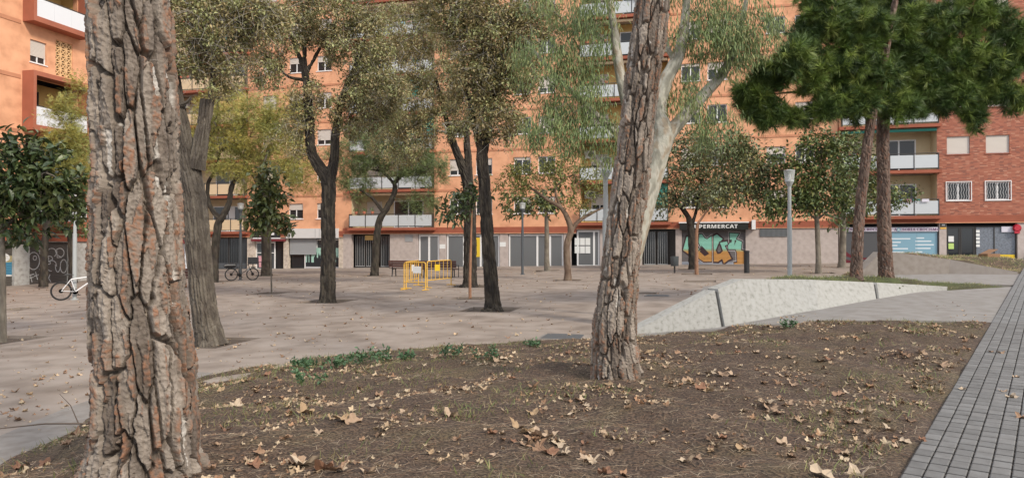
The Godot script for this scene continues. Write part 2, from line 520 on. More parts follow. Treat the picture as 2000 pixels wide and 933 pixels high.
func shutter(parent: Node, called: String, x0: float, x1: float, y0: float, y1: float, z: float, m: Material) -> MeshInstance3D:
	var mb := MB.new()
	var k := int((y1 - y0) / 0.085)
	var hh := (y1 - y0) / k
	for i in k:
		var ya := y0 + hh * i
		var va := 1.0 - (ya - y0) / (y1 - y0)
		var vb := va - hh / (y1 - y0)
		for seg in 2:
			var s := mb.v.size()
			var za := z if seg == 0 else z + 0.02
			var zb := z + 0.02 if seg == 0 else z
			var yb := ya + hh * (0.25 if seg == 0 else 0.0)
			var yc := ya + hh * (0.25 if seg == 0 else 1.0)
			if seg == 0: yb = ya
			else: yb = ya + hh * 0.25
			mb.quad(Vector3(x0, yb, za), Vector3(x1, yb, za), Vector3(x1, yc, zb), Vector3(x0, yc, zb))
			var v0 := lerpf(va, vb, 0.0 if seg == 0 else 0.25)
			var v1 := lerpf(va, vb, 0.25 if seg == 0 else 1.0)
			mb.u[s] = Vector2(0, v0); mb.u[s + 1] = Vector2(1, v0); mb.u[s + 2] = Vector2(1, v1); mb.u[s + 3] = Vector2(0, v1)
	return part(parent, called, mb.mesh(), m)
func lobby(parent: Node, x0: float, x1: float, y0: float, y1: float, doors: Array) -> void:
	bx(parent, "lobby_wall", "brownmarble", Vector3(x0 + 0.002, y0, -0.95), Vector3(x1 - 0.002, y1, -0.9))
	for d in doors:
		var f := glazing(parent, "entrance_door", d[0], d[1], y0 + 0.02, y1 - 0.12, [], "darkframe", "glassdark", -0.5, 0.06)
		var mb := MB.new()
		var k := maxi(3, int((d[1] - d[0]) / 0.14))
		for i in k:
			var xx: float = d[0] + (d[1] - d[0]) * (i + 0.5) / k
			mb.box(Vector3(xx - 0.012, y0 + 0.35, -0.438), Vector3(xx + 0.012, y1 - 0.15, -0.42))
		mb.box(Vector3(d[0] + 0.03, y0 + 0.3, -0.438), Vector3(d[1] - 0.03, y0 + 0.36, -0.415))
		part(f, "door_bars", mb.mesh(), M.greymetal)
func text(parent: Node, called: String, s: String, at: Vector3, size: float, m: String, wide := 1.0, serif := false) -> void:
	var t := TextMesh.new()
	var f := SystemFont.new()
	f.font_names = PackedStringArray(["Droid Serif" if serif else "Droid Sans"])
	f.font_weight = 700
	t.font = f
	t.text = s
	t.font_size = 48
	t.pixel_size = size / 48.0
	t.depth = 0.012
	t.horizontal_alignment = HORIZONTAL_ALIGNMENT_CENTER
	t.vertical_alignment = VERTICAL_ALIGNMENT_CENTER
	var o := part(parent, called, t, M[m], at)
	o.scale.x = wide
var fb := {}   # the facade being built: node, left end, base height
func facade(label: String, pa: float, pb: float, base: float) -> Node3D:
	var t0 := ft(pa)
	var o := thing("apartment_building", label, "building", Vector3(t0 * CA, base, -51.4 + t0 * SA), deg_to_rad(-14.5), "apartment blocks round the square")
	fb = {"n": o, "t0": t0, "base": base}
	return o
func lx(px: float) -> float: return ft(px) - float(fb.t0)
func ly(px: float, py: float) -> float: return fh(px, py) - float(fb.base)
func fworld(px: float, y: float, z: float) -> Vector3:
	var t := ft(px)
	return Vector3(t * CA - z * SA, y, -51.4 + t * SA + z * CA)
func upper(o: Node3D, w: float, strip: float, nfl: int, wins: Array, bays: Array, wallm: String, wallx: Array, winkinds: Array) -> void:
	# strip: local height of the underside of the red band
	var top := strip + 0.42 + 2.85 * nfl + 0.9
	var holes := []
	for f in nfl:
		var L := strip + 0.42 + 2.85 * f
		for x in wins: holes.append([x[0] - x[1] / 2, x[0] + x[1] / 2, L + 0.95, L + 0.95 + x[2]])
		for b in bays: holes.append([b[0], b[1], L, L + 2.65])
	for wx in wallx:
		var mb := MB.new()
		wall_grid(mb, wx[0], wx[1], strip + 0.42, top, holes, 0.0, 0.28)
		part(o, "wall", mb.mesh(), M[wx[2]])
	var band := bx(o, "band", "redband", Vector3(0.002, strip, -0.3), Vector3(w - 0.002, strip + 0.42, 0.06))
	bx(band, "band_lip", "orange", Vector3(0.004, strip - 0.04, -0.2), Vector3(w - 0.004, strip - 0.002, 0.09))
	for f in range(1, nfl):
		var L := strip + 0.42 + 2.85 * f
		for wx in wallx:
			if wx[2] == "brick": continue
			var xs: float = wx[0] + 0.01
			var cuts := []
			for b in bays: cuts.append([b[0] - 0.2, b[1] + 0.2])
			cuts.append([wx[1] - 0.01, wx[1]])
			for c in cuts:
				if c[0] - xs > 0.3: bx(o, "string_course", "bandlight", Vector3(xs, L - 0.2, 0.002), Vector3(c[0], L - 0.06, 0.035))
				xs = c[1]
	bx(o, "core", "ink", Vector3(0.05, 0.0, -9.0), Vector3(w - 0.05, top - 0.05, -1.4))
	bx(o, "roof", "redbrown", Vector3(-0.1, top, -9.2), Vector3(w + 0.1, top + 0.15, 0.25))
	for f in nfl:
		var L := strip + 0.42 + 2.85 * f
		for i in wins.size():
			window(o, wins[i][0], L + 0.95, wins[i][1], wins[i][2], 0 if wallm == "brick" and f == 0 else winkinds[(f * 5 + i * 3 + f * f) % winkinds.size()])
		for i in bays.size(): bay_balcony(o, bays[i][0], bays[i][1], L, 2.85, bays[i][2])

func dab(im: Image, pts: Array, r: int, c: Color) -> void:
	for i in pts.size() - 1:
		var a: Vector2 = pts[i]
		var b: Vector2 = pts[i + 1]
		var k := maxi(1, int(a.distance_to(b) / maxf(1.0, r * 0.5)))
		for j in k + 1:
			var p := a.lerp(b, float(j) / k)
			for yy in range(-r, r + 1):
				var w := int(sqrt(float(r * r - yy * yy)))
				im.fill_rect(Rect2i(int(p.x) - w, int(p.y) + yy, 2 * w + 1, 1), c)
func loop(c: Vector2, rx: float, ry: float, a0 := 0.0, a1 := TAU) -> Array:
	var o := []
	for i in 19:
		var a := lerpf(a0, a1, i / 18.0)
		o.append(c + Vector2(cos(a) * rx, sin(a) * ry))
	return o
func polyfill(im: Image, pts: Array, pick: Callable) -> void:
	for y in range(im.get_height()):
		var xs := []
		for i in pts.size():
			var a: Vector2 = pts[i]
			var b: Vector2 = pts[(i + 1) % pts.size()]
			if (a.y <= y) != (b.y <= y): xs.append(a.x + (y - a.y) / (b.y - a.y) * (b.x - a.x))
		xs.sort()
		for i in range(0, xs.size() - 1, 2):
			im.fill_rect(Rect2i(int(xs[i]), y, int(xs[i + 1] - xs[i]) + 1, 1), pick.call(y))
func printmat(im: Image, rough := 0.5) -> StandardMaterial3D:
	var m := StandardMaterial3D.new()
	m.albedo_texture = ImageTexture.create_from_image(im)
	m.roughness = rough
	return m
func speckle(im: Image, n: int, amount: float, sd: int) -> void:
	var r := RandomNumberGenerator.new()
	r.seed = sd
	for i in n:
		var x := r.randi() % im.get_width()
		var y := r.randi() % im.get_height()
		var c := im.get_pixel(x, y)
		var f := 1.0 + r.randf_range(-amount, amount)
		im.fill_rect(Rect2i(x, y, r.randi_range(1, 6), 1), Color(c.r * f, c.g * f, c.b * f))
func graffiti_market() -> StandardMaterial3D:
	var im := Image.create(575, 312, false, Image.FORMAT_RGB8)
	im.fill(lin(0.13, 0.115, 0.115))
	im.fill_rect(Rect2i(0, 262, 575, 50), lin(0.27, 0.29, 0.34))
	var teal := lin(0.22, 0.50, 0.40)
	var ochre := lin(0.46, 0.23, 0.06)
	var dark := lin(0.035, 0.012, 0.015)
	var pale := lin(0.45, 0.43, 0.43)
	var pick := func(y): return teal.lerp(ochre, clampf((y - 158.0) / 26.0, 0, 1))
	var conv := func(a): 
		var o := []
		for i in range(0, a.size(), 2): o.append(Vector2((a[i] - 120) * 0.5, (a[i + 1] - 215) * 0.5))
		return o
	var shapes := [[130, 560, 200, 340, 300, 320, 365, 320, 365, 480, 460, 540, 400, 640, 330, 720, 230, 620],
		[430, 300, 490, 295, 540, 360, 580, 375, 650, 330, 672, 320, 672, 740, 520, 745, 420, 690, 400, 580, 470, 530, 420, 440],
		[690, 330, 760, 300, 875, 380, 790, 460, 745, 560, 770, 605, 820, 600, 858, 565, 830, 490, 800, 430, 950, 410, 965, 470, 910, 490, 1030, 690, 960, 720, 880, 775, 850, 700, 780, 745, 695, 740],
		[980, 280, 1170, 290, 1110, 380, 1215, 420, 1200, 550, 1268, 560, 1265, 780, 1070, 815, 1060, 740, 1115, 740, 1110, 600, 1090, 550, 960, 550, 950, 480, 985, 440]]
	for s in shapes:
		var pts: Array = conv.call(s)
		var closed := pts.duplicate()
		closed.append(pts[0])
		dab(im, closed, 9, pale if s == shapes[1] or s == shapes[3] else dark)
	for s in shapes:
		var pts: Array = conv.call(s)
		polyfill(im, pts, pick)
		var closed := pts.duplicate()
		closed.append(pts[0])
		dab(im, closed, 4, dark)
	for s in [[480, 480, 620, 610, 540, 650, 450, 580], [990, 390, 1030, 390, 1020, 440, 1000, 440], [1080, 400, 1110, 400, 1075, 480]]:
		polyfill(im, conv.call(s), func(_y): return dark)
	im.fill_rect(Rect2i(277, 60, 7, 252), lin(0.42, 0.36, 0.32))
	speckle(im, 5000, 0.25, 4)
	return printmat(im)
func graffiti_wing() -> StandardMaterial3D:
	var im := Image.create(520, 520, false, Image.FORMAT_RGB8)
	im.fill(lin(0.075, 0.065, 0.06))
	var w := lin(0.46, 0.46, 0.46)
	for l in [loop(Vector2(75, 225), 75, 105), loop(Vector2(90, 190), 22, 26), loop(Vector2(135, 75), 30, 28), loop(Vector2(200, 120), 48, 48, 2.0, 6.8), loop(Vector2(310, 130), 62, 56, 2.6, 7.2), loop(Vector2(420, 130), 60, 56, 3.4, 7.6),
			loop(Vector2(225, 200), 48, 30), loop(Vector2(280, 200), 42, 30), loop(Vector2(310, 290), 66, 66, 1.6, 6.4), loop(Vector2(395, 290), 34, 80, 0.0, 3.3), loop(Vector2(475, 300), 46, 84), loop(Vector2(270, 255), 24, 16),
			[Vector2(380, 110), Vector2(385, 190), Vector2(440, 188), Vector2(395, 160)], [Vector2(150, 250), Vector2(155, 350), Vector2(180, 310), Vector2(240, 330)],
			[Vector2(25, 395), Vector2(80, 385)], [Vector2(35, 390), Vector2(55, 480)], [Vector2(30, 430), Vector2(75, 420)], [Vector2(100, 360), Vector2(125, 450)], [Vector2(85, 410), Vector2(150, 390)], [Vector2(150, 370), Vector2(165, 460), Vector2(205, 440)],
			[Vector2(170, 350), Vector2(215, 430)], [Vector2(215, 350), Vector2(240, 410)], [Vector2(250, 340), Vector2(230, 450), Vector2(170, 500)], [Vector2(290, 400), Vector2(270, 440), Vector2(300, 490)], [Vector2(160, 470), Vector2(170, 500)]]:
		dab(im, l, 5, w)
	speckle(im, 5000, 0.3, 5)
	return printmat(im)
func graffiti_blue() -> StandardMaterial3D:
	var im := Image.create(300, 520, false, Image.FORMAT_RGB8)
	im.fill(lin(0.08, 0.07, 0.06))
	polyfill(im, [Vector2(0, 140), Vector2(300, 160), Vector2(300, 240), Vector2(0, 220)], func(_y): return lin(0.35, 0.30, 0.16))
	polyfill(im, [Vector2(140, 250), Vector2(300, 230), Vector2(300, 380), Vector2(190, 370)], func(_y): return lin(0.05, 0.19, 0.30))
	polyfill(im, [Vector2(0, 370), Vector2(150, 380), Vector2(240, 440), Vector2(250, 500), Vector2(0, 490)], func(_y): return lin(0.05, 0.13, 0.33))
	var w := lin(0.62, 0.62, 0.62)
	for l in [[Vector2(0, 130), Vector2(60, 150), Vector2(90, 220), Vector2(160, 250)], loop(Vector2(220, 180), 60, 60), [Vector2(0, 270), Vector2(110, 370), Vector2(290, 390)], [Vector2(0, 490), Vector2(120, 510), Vector2(240, 505), Vector2(255, 430), Vector2(190, 380)], loop(Vector2(90, 430), 60, 30)]:
		dab(im, l, 10, w)
	return printmat(im)
func city_strip() -> StandardMaterial3D:
	# the printed skyline sticker on the shop glass
	var im := Image.create(400, 170, false, Image.FORMAT_RGB8)
	im.fill(lin(0.36, 0.58, 0.50))
	var r := RandomNumberGenerator.new()
	r.seed = 9
	var ink := lin(0.02, 0.025, 0.03)
	im.fill_rect(Rect2i(0, 118, 400, 34), ink)
	im.fill_rect(Rect2i(0, 152, 400, 18), lin(0.5, 0.5, 0.52))
	for i in 16:
		var w := r.randi_range(8, 34)
		var h := r.randi_range(20, 80)
		var x := r.randi_range(0, 380)
		im.fill_rect(Rect2i(x, 120 - h, w, h), ink)
		if r.randf() < 0.5: polyfill(im, [Vector2(x, 120 - h), Vector2(x + w, 120 - h), Vector2(x + w / 2.0, 95 - h)], func(_y): return ink)
	return printmat(im, 0.3)
func blue_print() -> StandardMaterial3D:
	var im := Image.create(400, 200, false, Image.FORMAT_RGB8)
	im.fill(lin(0.20, 0.36, 0.46))
	var w := lin(0.62, 0.68, 0.72)
	var rows := [[10, 36, 170], [10, 56, 90], [10, 74, 62], [10, 92, 150], [10, 112, 118], [228, 32, 66], [222, 50, 130], [222, 70, 150], [222, 90, 124], [222, 110, 56]]
	for q in rows: im.fill_rect(Rect2i(q[0], q[1], q[2], 7), w)
	dab(im, [Vector2(100, 176), Vector2(180, 160), Vector2(300, 166), Vector2(330, 155), Vector2(365, 180)], 4, lin(0.03, 0.03, 0.04))
	dab(im, [Vector2(110, 178), Vector2(300, 172)], 3, lin(0.03, 0.03, 0.04))
	im.fill_rect(Rect2i(232, 0, 3, 200), lin(0.15, 0.26, 0.33))
	return printmat(im, 0.25)
func swoosh_print() -> StandardMaterial3D:
	var im := Image.create(400, 240, false, Image.FORMAT_RGB8)
	im.fill(lin(0.075, 0.075, 0.08))
	var mr := lin(0.12, 0.012, 0.02)
	polyfill(im, [Vector2(0, 110), Vector2(60, 150), Vector2(150, 175), Vector2(260, 178), Vector2(400, 150), Vector2(400, 165), Vector2(260, 192), Vector2(120, 186), Vector2(0, 160)], func(_y): return mr)
	polyfill(im, [Vector2(0, 185), Vector2(150, 205), Vector2(280, 205), Vector2(400, 178), Vector2(400, 240), Vector2(0, 240)], func(_y): return mr)
	return printmat(im, 0.25)
func panel(parent: Node, called: String, m: Material, x0: float, x1: float, y0: float, y1: float, z: float) -> MeshInstance3D:
	# a printed sheet stuck on glass
	var mb := MB.new()
	mb.box(Vector3(x0, y0, z - 0.006), Vector3(x1, y1, z - 0.001))
	mb.quad(Vector3(x0, y0, z), Vector3(x1, y0, z), Vector3(x1, y1, z), Vector3(x0, y1, z))
	return part(parent, called, mb.mesh(), m)
func poster(px: float, y0: float, y1: float, w: float, z: float, m: String, label: String) -> void:
	var o := thing("poster", label, "poster", fworld(px, y0, z), deg_to_rad(-14.5), "papers stuck on the shop glass")
	bx(o, "sheet", m, Vector3(-w / 2, 0, 0), Vector3(w / 2, y1 - y0, 0.004))

func build_blocks() -> void:
	var gm: MB
	# ===== left block of the long facade
	var o := facade("orange apartment block furthest left, with ground floor white fascia and half-open shutter", 60, 670, -0.75)
	var w := lx(670)
	var S := 2.52 + 0.75
	var bays := [[lx(330), lx(482), 2], [lx(120), lx(190), 0]]
	upper(o, w, S, 7, [[lx(577), 1.25, 1.2], [lx(525), 1.25, 1.2], [lx(632), 1.25, 1.2], [lx(245), 1.25, 1.2], [lx(290), 1.25, 1.2]], bays, "orange", [[0.0, w, "orange"]], [1, 0, 2, 3, 1, 4])
	gm = MB.new()
	var g0 := 0.75 - 0.5
	wall_grid(gm, 0, w, 0.0, S, [[lx(418), lx(482), g0, S], [lx(497), lx(553), g0, S - 0.35], [lx(562), lx(661), g0, S - 0.1], [lx(338), lx(376), g0, S - 0.1]], 0.0, 0.35)
	part(o, "ground_floor_wall", gm.mesh(), M.creamstone)
	var by := 0.75 - 0.08
	bx(o, "lobby_wall", "brownmarble", Vector3(lx(418) + 0.002, g0, -0.99), Vector3(lx(482) - 0.002, S, -0.95))
	for d in [[420, 442], [443, 467], [468, 480]]:
		var f := glazing(o, "entrance_door", lx(d[0]), lx(d[1]), by, S - 0.1, [], "darkframe", "glassdark", -0.3, 0.06)
		gm = MB.new()
		for i in 7:
			var xx: float = lerpf(lx(d[0]) + 0.08, lx(d[1]) - 0.08, i / 6.0)
			gm.box(Vector3(xx - 0.01, by + 0.5, -0.236), Vector3(xx + 0.01, S - 0.16, -0.22))
		part(f, "door_bars", gm.mesh(), M.lampdark)
		bx(f, "kick_plate", "lampdark", Vector3(lx(d[0]) + 0.06, by + 0.07, -0.238), Vector3(lx(d[1]) - 0.06, by + 0.5, -0.23))
	# white framed little shop
	var f1 := glazing(o, "shop_window", lx(497), lx(535), by, S - 0.4, [lx(516), lx(524)], "whiteframe", "glassshop", -0.2, 0.1)
	bx(f1, "transom", "whiteframe", Vector3(lx(499), by + 1.3, -0.135), Vector3(lx(534), by + 1.36, -0.12))
	bx(o, "open_door", "glassdark", Vector3(lx(536), by, -0.3), Vector3(lx(553) - 0.01, S - 0.4, -0.25))
	bx(o, "shop_awning", "awningred", Vector3(lx(494), S - 0.36, 0.003), Vector3(lx(558), S - 0.19, 0.3))
	# shop with half-open shutter
	glazing(o, "shop_window", lx(591), lx(660), by, S - 0.2, [lx(615), lx(638)], "whiteframe", "glassshop", -0.3, 0.09)
	panel(o, "skyline_print", city_strip(), lx(594), lx(659), by + 0.1, by + 1.72, -0.225)
	bx(o, "open_door", "glassdark", Vector3(lx(565), by, -0.33), Vector3(lx(590), S - 0.1, -0.31))
	shutter(o, "roller_shutter", lx(564), lx(616), by + 1.2, S - 0.11, -0.12, M.greymetal)
	bx(o, "fascia", "fascia", Vector3(lx(560), S - 0.12, 0.002), Vector3(lx(662), S + 0.62, 0.16))
	for e in [0.25, 0.6]: bx(o, "fascia_groove", "greymetal", Vector3(lx(611) + e, S - 0.1, 0.161), Vector3(lx(611) + e + 0.03, S + 0.6, 0.166))
	bx(o, "storefront", "whitepanel", Vector3(lx(340), by, -0.3), Vector3(lx(375), S - 0.35, -0.2))
	bx(o, "shop_awning", "awningred", Vector3(lx(336), S - 0.55, 0.003), Vector3(lx(378), S - 0.1, 0.5))
	poster(508, 0.55, 1.0, 0.55, -0.11, "pinkpaper", "pink round-faced picture in the lower shop window beside the dark open door")
	poster(509, 0.12, 0.5, 0.5, -0.11, "pinkpaper", "lowest pink picture in the window of the small white-framed shop")
	var sg := thing("shop_sign", "black shop sign with white lettering above the small white-framed shop", "sign", fworld(521, fh(521, 464), 0.07), deg_to_rad(-14.5), "shop signs")
	var sw := ft(548) - ft(494)
	bx(sg, "board", "signblack", Vector3(-sw / 2, 0, 0), Vector3(sw / 2, 0.55, 0.1))
	bx(sg, "white_edge", "whiteframe", Vector3(-sw / 2, -0.09, 0), Vector3(sw / 2, -0.003, 0.12))
	bx(sg, "pink_lettering", "pinkpaper", Vector3(-sw * 0.32, 0.12, 0.101), Vector3(-sw * 0.04, 0.36, 0.112))
	bx(sg, "white_lettering", "whiteframe", Vector3(sw * 0.16, 0.2, 0.101), Vector3(sw * 0.3, 0.38, 0.112))
	# ===== second block
	o = facade("orange apartment block between the white fascia shop and the eucalyptus, white-framed shop windows below", 670, 1126, -0.55)
	w = lx(1126)
	S = 2.74 + 0.55
	upper(o, w, S, 7, [[lx(1020), 1.25, 1.2], [lx(1068), 1.25, 1.2], [lx(893), 1.25, 1.2], [lx(945), 1.25, 1.2]], [[lx(686), lx(848), 0]], "orange", [[0.0, w, "orange"]], [1, 4, 2, 1, 0])
	by = 0.55 + 0.22
	g0 = 0.55 - 0.2
	gm = MB.new()
	wall_grid(gm, 0, w, 0, S, [[lx(686), lx(761), g0, S - 0.06], [lx(816), lx(858), g0, S - 0.1], [lx(871), lx(976), g0, S - 0.1], [lx(992), lx(1101), g0, S - 0.1], [lx(1115), w + 1.0, g0, S - 0.1]], 0.0, 0.35)
	part(o, "ground_floor_wall", gm.mesh(), M.stone)
	lobby(o, lx(686), lx(761), by - 0.3, S - 0.06, [[lx(688), lx(708)], [lx(709), lx(732)], [lx(738), lx(756)]])
	bx(o, "lobby_transom", "yellowwall", Vector3(lx(708), S - 0.5, -0.42), Vector3(lx(731), S - 0.14, -0.38))
	bx(o, "vent_grille", "greymetal", Vector3(lx(791), S - 0.62, 0.003), Vector3(lx(806), S - 0.12, 0.03))
	glazing(o, "double_door", lx(817), lx(857), by - 0.2, S - 0.12, [lx(837)], "whiteframe", "glassblind", -0.15, 0.12)
	glazing(o, "shop_window", lx(872), lx(975), by - 0.2, S - 0.12, [lx(905), lx(938)], "whiteframe", "glassblind", -0.15, 0.11)
	glazing(o, "shop_window", lx(993), lx(1100), by - 0.15, S - 0.12, [lx(1049), lx(1074)], "whiteframe", "glassblind", -0.15, 0.11)
	poster(931, 1.0, 2.4, 0.45, -0.09, "yellowsign", "yellow vertical poster in the shop window behind the twin-trunked tree")
	for q in [[864, 1.6], [982, 1.75]]:
		poster(q[0], q[1], q[1] + 0.32, 0.45, 0.003, "paper", "white notice on the pillar left of the wide shop window" if q[0] < 900 else "white notice on the pillar right of the twin-trunked tree")
	# ===== third block
	o = facade("orange apartment block above the supermarket, with a blank stone wall panel at street level", 1126, 1638, -0.25)
	w = lx(1638)
	S = 3.0 + 0.25
	upper(o, w, S, 7, [[lx(1402), 1.25, 1.2], [lx(1517), 1.18, 1.1], [lx(1574), 1.18, 1.1], [lx(1350), 1.25, 1.2]], [[lx(1134), lx(1306), 1]], "orange", [[0.0, w, "orange"]], [0, 2, 1, 1, 0, 4, 1])
	by = 0.25 + 0.5
	g0 = 0.25
	gm = MB.new()
	wall_grid(gm, 0, w, 0, S, [[-1.0, lx(1172), g0, S - 0.1], [lx(1254), lx(1320), g0, S - 0.06], [lx(1332), lx(1457), g0, S - 0.02]], 0.0, 0.35)
	part(o, "ground_floor_wall", gm.mesh(), M.stone)
	glazing(o, "shop_window", 0.02, lx(1171), by - 0.15, S - 0.12, [lx(1160)], "whiteframe", "glassblind", -0.15, 0.11)
	lobby(o, lx(1254), lx(1320), by - 0.3, S - 0.06, [[lx(1256), lx(1281)], [lx(1283), lx(1305)]])
	for r in 2:
		for c in 3:
			poster(1127 + 10.5 * c, 1.85 - 0.57 * r, 2.35 - 0.57 * r, 0.34, -0.085, "paper", "pale notice in the two-row grid of papers on the shop window, %s row, %s" % [["upper", "lower"][r], ["left", "middle", "right"][c]])
	shutter(o, "roller_shutter", lx(1332) + 0.01, lx(1457) - 0.01, g0 + 0.3, S - 0.03, -0.12, graffiti_market())
	bx(o, "vent_grille", "greymetal", Vector3(lx(1485), S - 0.6, 0.003), Vector3(lx(1538), S - 0.03, 0.04))
	var slats: Node = o.get_child(o.get_child_count() - 1)
	for i in 22:
		var xx := lerpf(lx(1486), lx(1537), i / 21.0)
		bx(slats, "slat", "bingrey", Vector3(xx - 0.02, S - 0.58, 0.041), Vector3(xx + 0.02, S - 0.05, 0.055))
	sg = thing("shop_sign", "black SUPERMERCAT sign with white capitals above the painted shutter", "sign", fworld(1394, fh(1394, 449), 0.07), deg_to_rad(-14.5), "shop signs")
	sw = ft(1461) - ft(1327)
	bx(sg, "board", "signblack", Vector3(-sw / 2, 0, 0), Vector3(sw / 2, 0.46, 0.22))
	bx(sg, "white_edge", "whiteframe", Vector3(-sw / 2 - 0.04, 0.463, 0), Vector3(sw / 2 + 0.04, 0.54, 0.27))
	text(sg, "lettering", "SUPERMERCAT", Vector3(0.03, 0.23, 0.226), 0.33, "paper", 1.32)
	var ac := thing("air_conditioner", "slim white air conditioner box on the wall right of the supermarket sign", "air conditioner", fworld(1471.5, fh(1471, 448), 0.065))
	ac.rotation.y = deg_to_rad(-14.5)
	bx(ac, "case", "whiteframe", Vector3(-0.1, 0, 0), Vector3(0.14, 0.62, 0.3))
	bx(ac, "grille", "bingrey", Vector3(-0.112, 0.06, 0.04), Vector3(-0.102, 0.56, 0.26))
	# ===== brick block
	o = facade("red brick apartment block at the right with recessed balconies and barred windows", 1640, 2190, 0.1)
	w = lx(2190)
	S = 3.25 - 0.1
	var bw := lx(1832)
	upper(o, w, S, 7, [[lx(1874), 1.27, 1.1], [lx(1951), 1.27, 1.1], [lx(2050), 1.27, 1.1]], [[0.12, bw, 0]], "brick", [[bw - 0.12, w, "brick"], [0.0, 0.6, "orange"]], [3, 3, 3, 3, 3])
	for px in [1874, 1951, 2050]: grille(o, lx(px), S + 0.42 + 0.95, 1.27, 1.1)
	gm = MB.new()
	g0 = 0.3
	by = 0.5
	wall_grid(gm, 0, w, 0, S, [[0.12, lx(1836), g0, S - 0.04], [lx(1850), lx(1989), g0, S - 0.04], [lx(2010), lx(2100), g0, S - 0.04]], 0.0, 0.35)
	part(o, "ground_floor_wall", gm.mesh(), M.stone)
	glazing(o, "shop_window", 0.13, lx(1735), g0, S - 0.5, [], "darkframe", "glassshop", -0.2, 0.06)
	panel(o, "swoosh_print", swoosh_print(), 0.2, lx(1734), g0 + 0.06, S - 0.56, -0.13)
	glazing(o, "shop_window", lx(1736), lx(1835), g0, S - 0.5, [], "darkframe", "bluefilm", -0.2, 0.06)
	panel(o, "service_list_print", blue_print(), lx(1738), lx(1833), g0 + 0.06, S - 0.56, -0.13)
	glazing(o, "shop_door", lx(1851), lx(1907), g0, S - 0.25, [lx(1877), lx(1879)], "darkframe", "glassdark", -0.2, 0.09)
	glazing(o, "shop_window", lx(1908), lx(1988), g0, S - 0.25, [lx(1945)], "darkframe", "film", -0.2, 0.05)
	bx(o, "yellow_panel", "yellowsign", Vector3(lx(1929), g0 + 0.1, -0.13), Vector3(lx(1985), fh(1950, 497) - 0.1, -0.11))
	bx(o, "shop_window", "glassdark", Vector3(lx(2011), g0, -0.2), Vector3(lx(2099), S - 0.1, -0.17))
	for q in [[1860, 472, 461, "paper", "white notice on the dark glass door of the corner shop"], [1860, 486, 475, "greenpaper", "green and white notice below the white one on the dark shop door"]]:
		poster(q[0], fh(q[0], q[1]), fh(q[0], q[2]), 0.3, -0.1, q[3], q[4])
	for i in 5:
		poster(1912.5, fh(1912, 482 - 7 * i), fh(1912, 477 - 7 * i), 0.2, -0.1, "paper", ["lowest", "second lowest", "middle", "second highest", "highest"][i] + " of the five small white stickers down the grey shop glass")
	poster(1972, fh(1972, 453), fh(1972, 442), 0.72, -0.1, "signwhite", "white and yellow banner at the top of the grey shop glass")
	for i in 2:
		var pa: float = [1632.0, 1742.0][i]
		var pb: float = [1738.0, 1834.0][i]
		var pm := (pa + pb) / 2
		sg = thing("shop_sign", "white ASESORIA sign with purple lettering, " + ["left half behind the pines", "right half above the blue window"][i], "sign", fworld(pm, fh(pm, 452), -0.12), deg_to_rad(-14.5), "shop signs")
		sw = ft(pb) - ft(pa)
		bx(sg, "board", "signwhite", Vector3(-sw / 2 + (0.25 if i == 0 else 0.0), 0, 0), Vector3(sw / 2, 0.27, 0.08))
		text(sg, "lettering", "ASESORIA CROCISMO", Vector3(0.12, 0.135, 0.086), 0.235, "purple", 1.0, true)
		part(sg, "emblem", MB.new().tube([Vector3(-sw / 2 + 0.42, 0.13, 0.081), Vector3(-sw / 2 + 0.42, 0.13, 0.095)], [0.12, 0.12], 14).mesh(), M.bluefilm)
		part(sg, "emblem_star", MB.new().tube([Vector3(-sw / 2 + 0.42, 0.13, 0.096), Vector3(-sw / 2 + 0.42, 0.13, 0.1)], [0.06, 0.06], 5).mesh(), M.paper)
	sg = thing("number_plate", "small black and orange plate on the pillar between the two right shops", "sign", fworld(1843.5, fh(1843, 447), 0.003), deg_to_rad(-14.5))
	bx(sg, "black_plate", "signblack", Vector3(-0.17, 0.12, 0), Vector3(0.17, 0.4, 0.02))
	bx(sg, "orange_plate", "yellowpaint", Vector3(-0.17, 0, 0), Vector3(0.17, 0.1, 0.02))
	bx(sg, "mark", "greymetal", Vector3(-0.08, 0.2, 0.021), Vector3(0.1, 0.3, 0.025))
	var rb := thing("alarm_box", "red rounded box on the pillar at the right shop corner", "box", fworld(1987.5, fh(1987, 455), 0.003), deg_to_rad(-14.5))
	part(rb, "case", MB.new().tube([Vector3(0, 0.3, 0), Vector3(0, 0.3, 0.04), Vector3(0, 0.3, 0.09)], [0.24, 0.24, 0.16], 16).mesh(), M.redplastic)
	bx(rb, "lower_case", "redplastic", Vector3(-0.14, -0.02, 0), Vector3(0.14, 0.2, 0.07))
	var wr: Node3D
	# ===== left wing, at right angles
	var wa := deg_to_rad(75.5)
	var wo := Vector3(-25.9, 0, -36.3)
	var ux := Vector3(SA, 0, -CA)
	wr = thing("apartment_building", "salmon orange block at the left edge with boxed balconies and a lattice panel", "building", wo + ux * -14.0 + Vector3(0, -0.9, 0), wa, "apartment blocks round the square")
	var B := 0.9
	var ox := 14.0
	var LW := ox + 5.25
	S = 2.3 + B
	var topw := 22.0 + B
	var hol := [[ox + 1.55, ox + 2.53, 11.55 + B, 12.75 + B], [ox + 3.1, ox + 4.2, 11.2 + B, 13.15 + B], [ox - 3.0, ox - 1.9, 11.55 + B, 12.75 + B],
		[ox + 1.3, ox + 4.5, 8.1 + B, 10.75 + B], [ox + 1.3, ox + 4.5, 13.8 + B, 16.4 + B], [ox + 1.3, ox + 4.5, 5.3 + B, 7.7 + B], [ox - 3.0, ox - 1.9, 6.0 + B, 7.2 + B]]
	gm = MB.new()
	wall_grid(gm, 0, LW, S + 0.42, topw, hol, 0.0, 0.3)
	part(wr, "wall", gm.mesh(), M.orange)
	gm = MB.new()
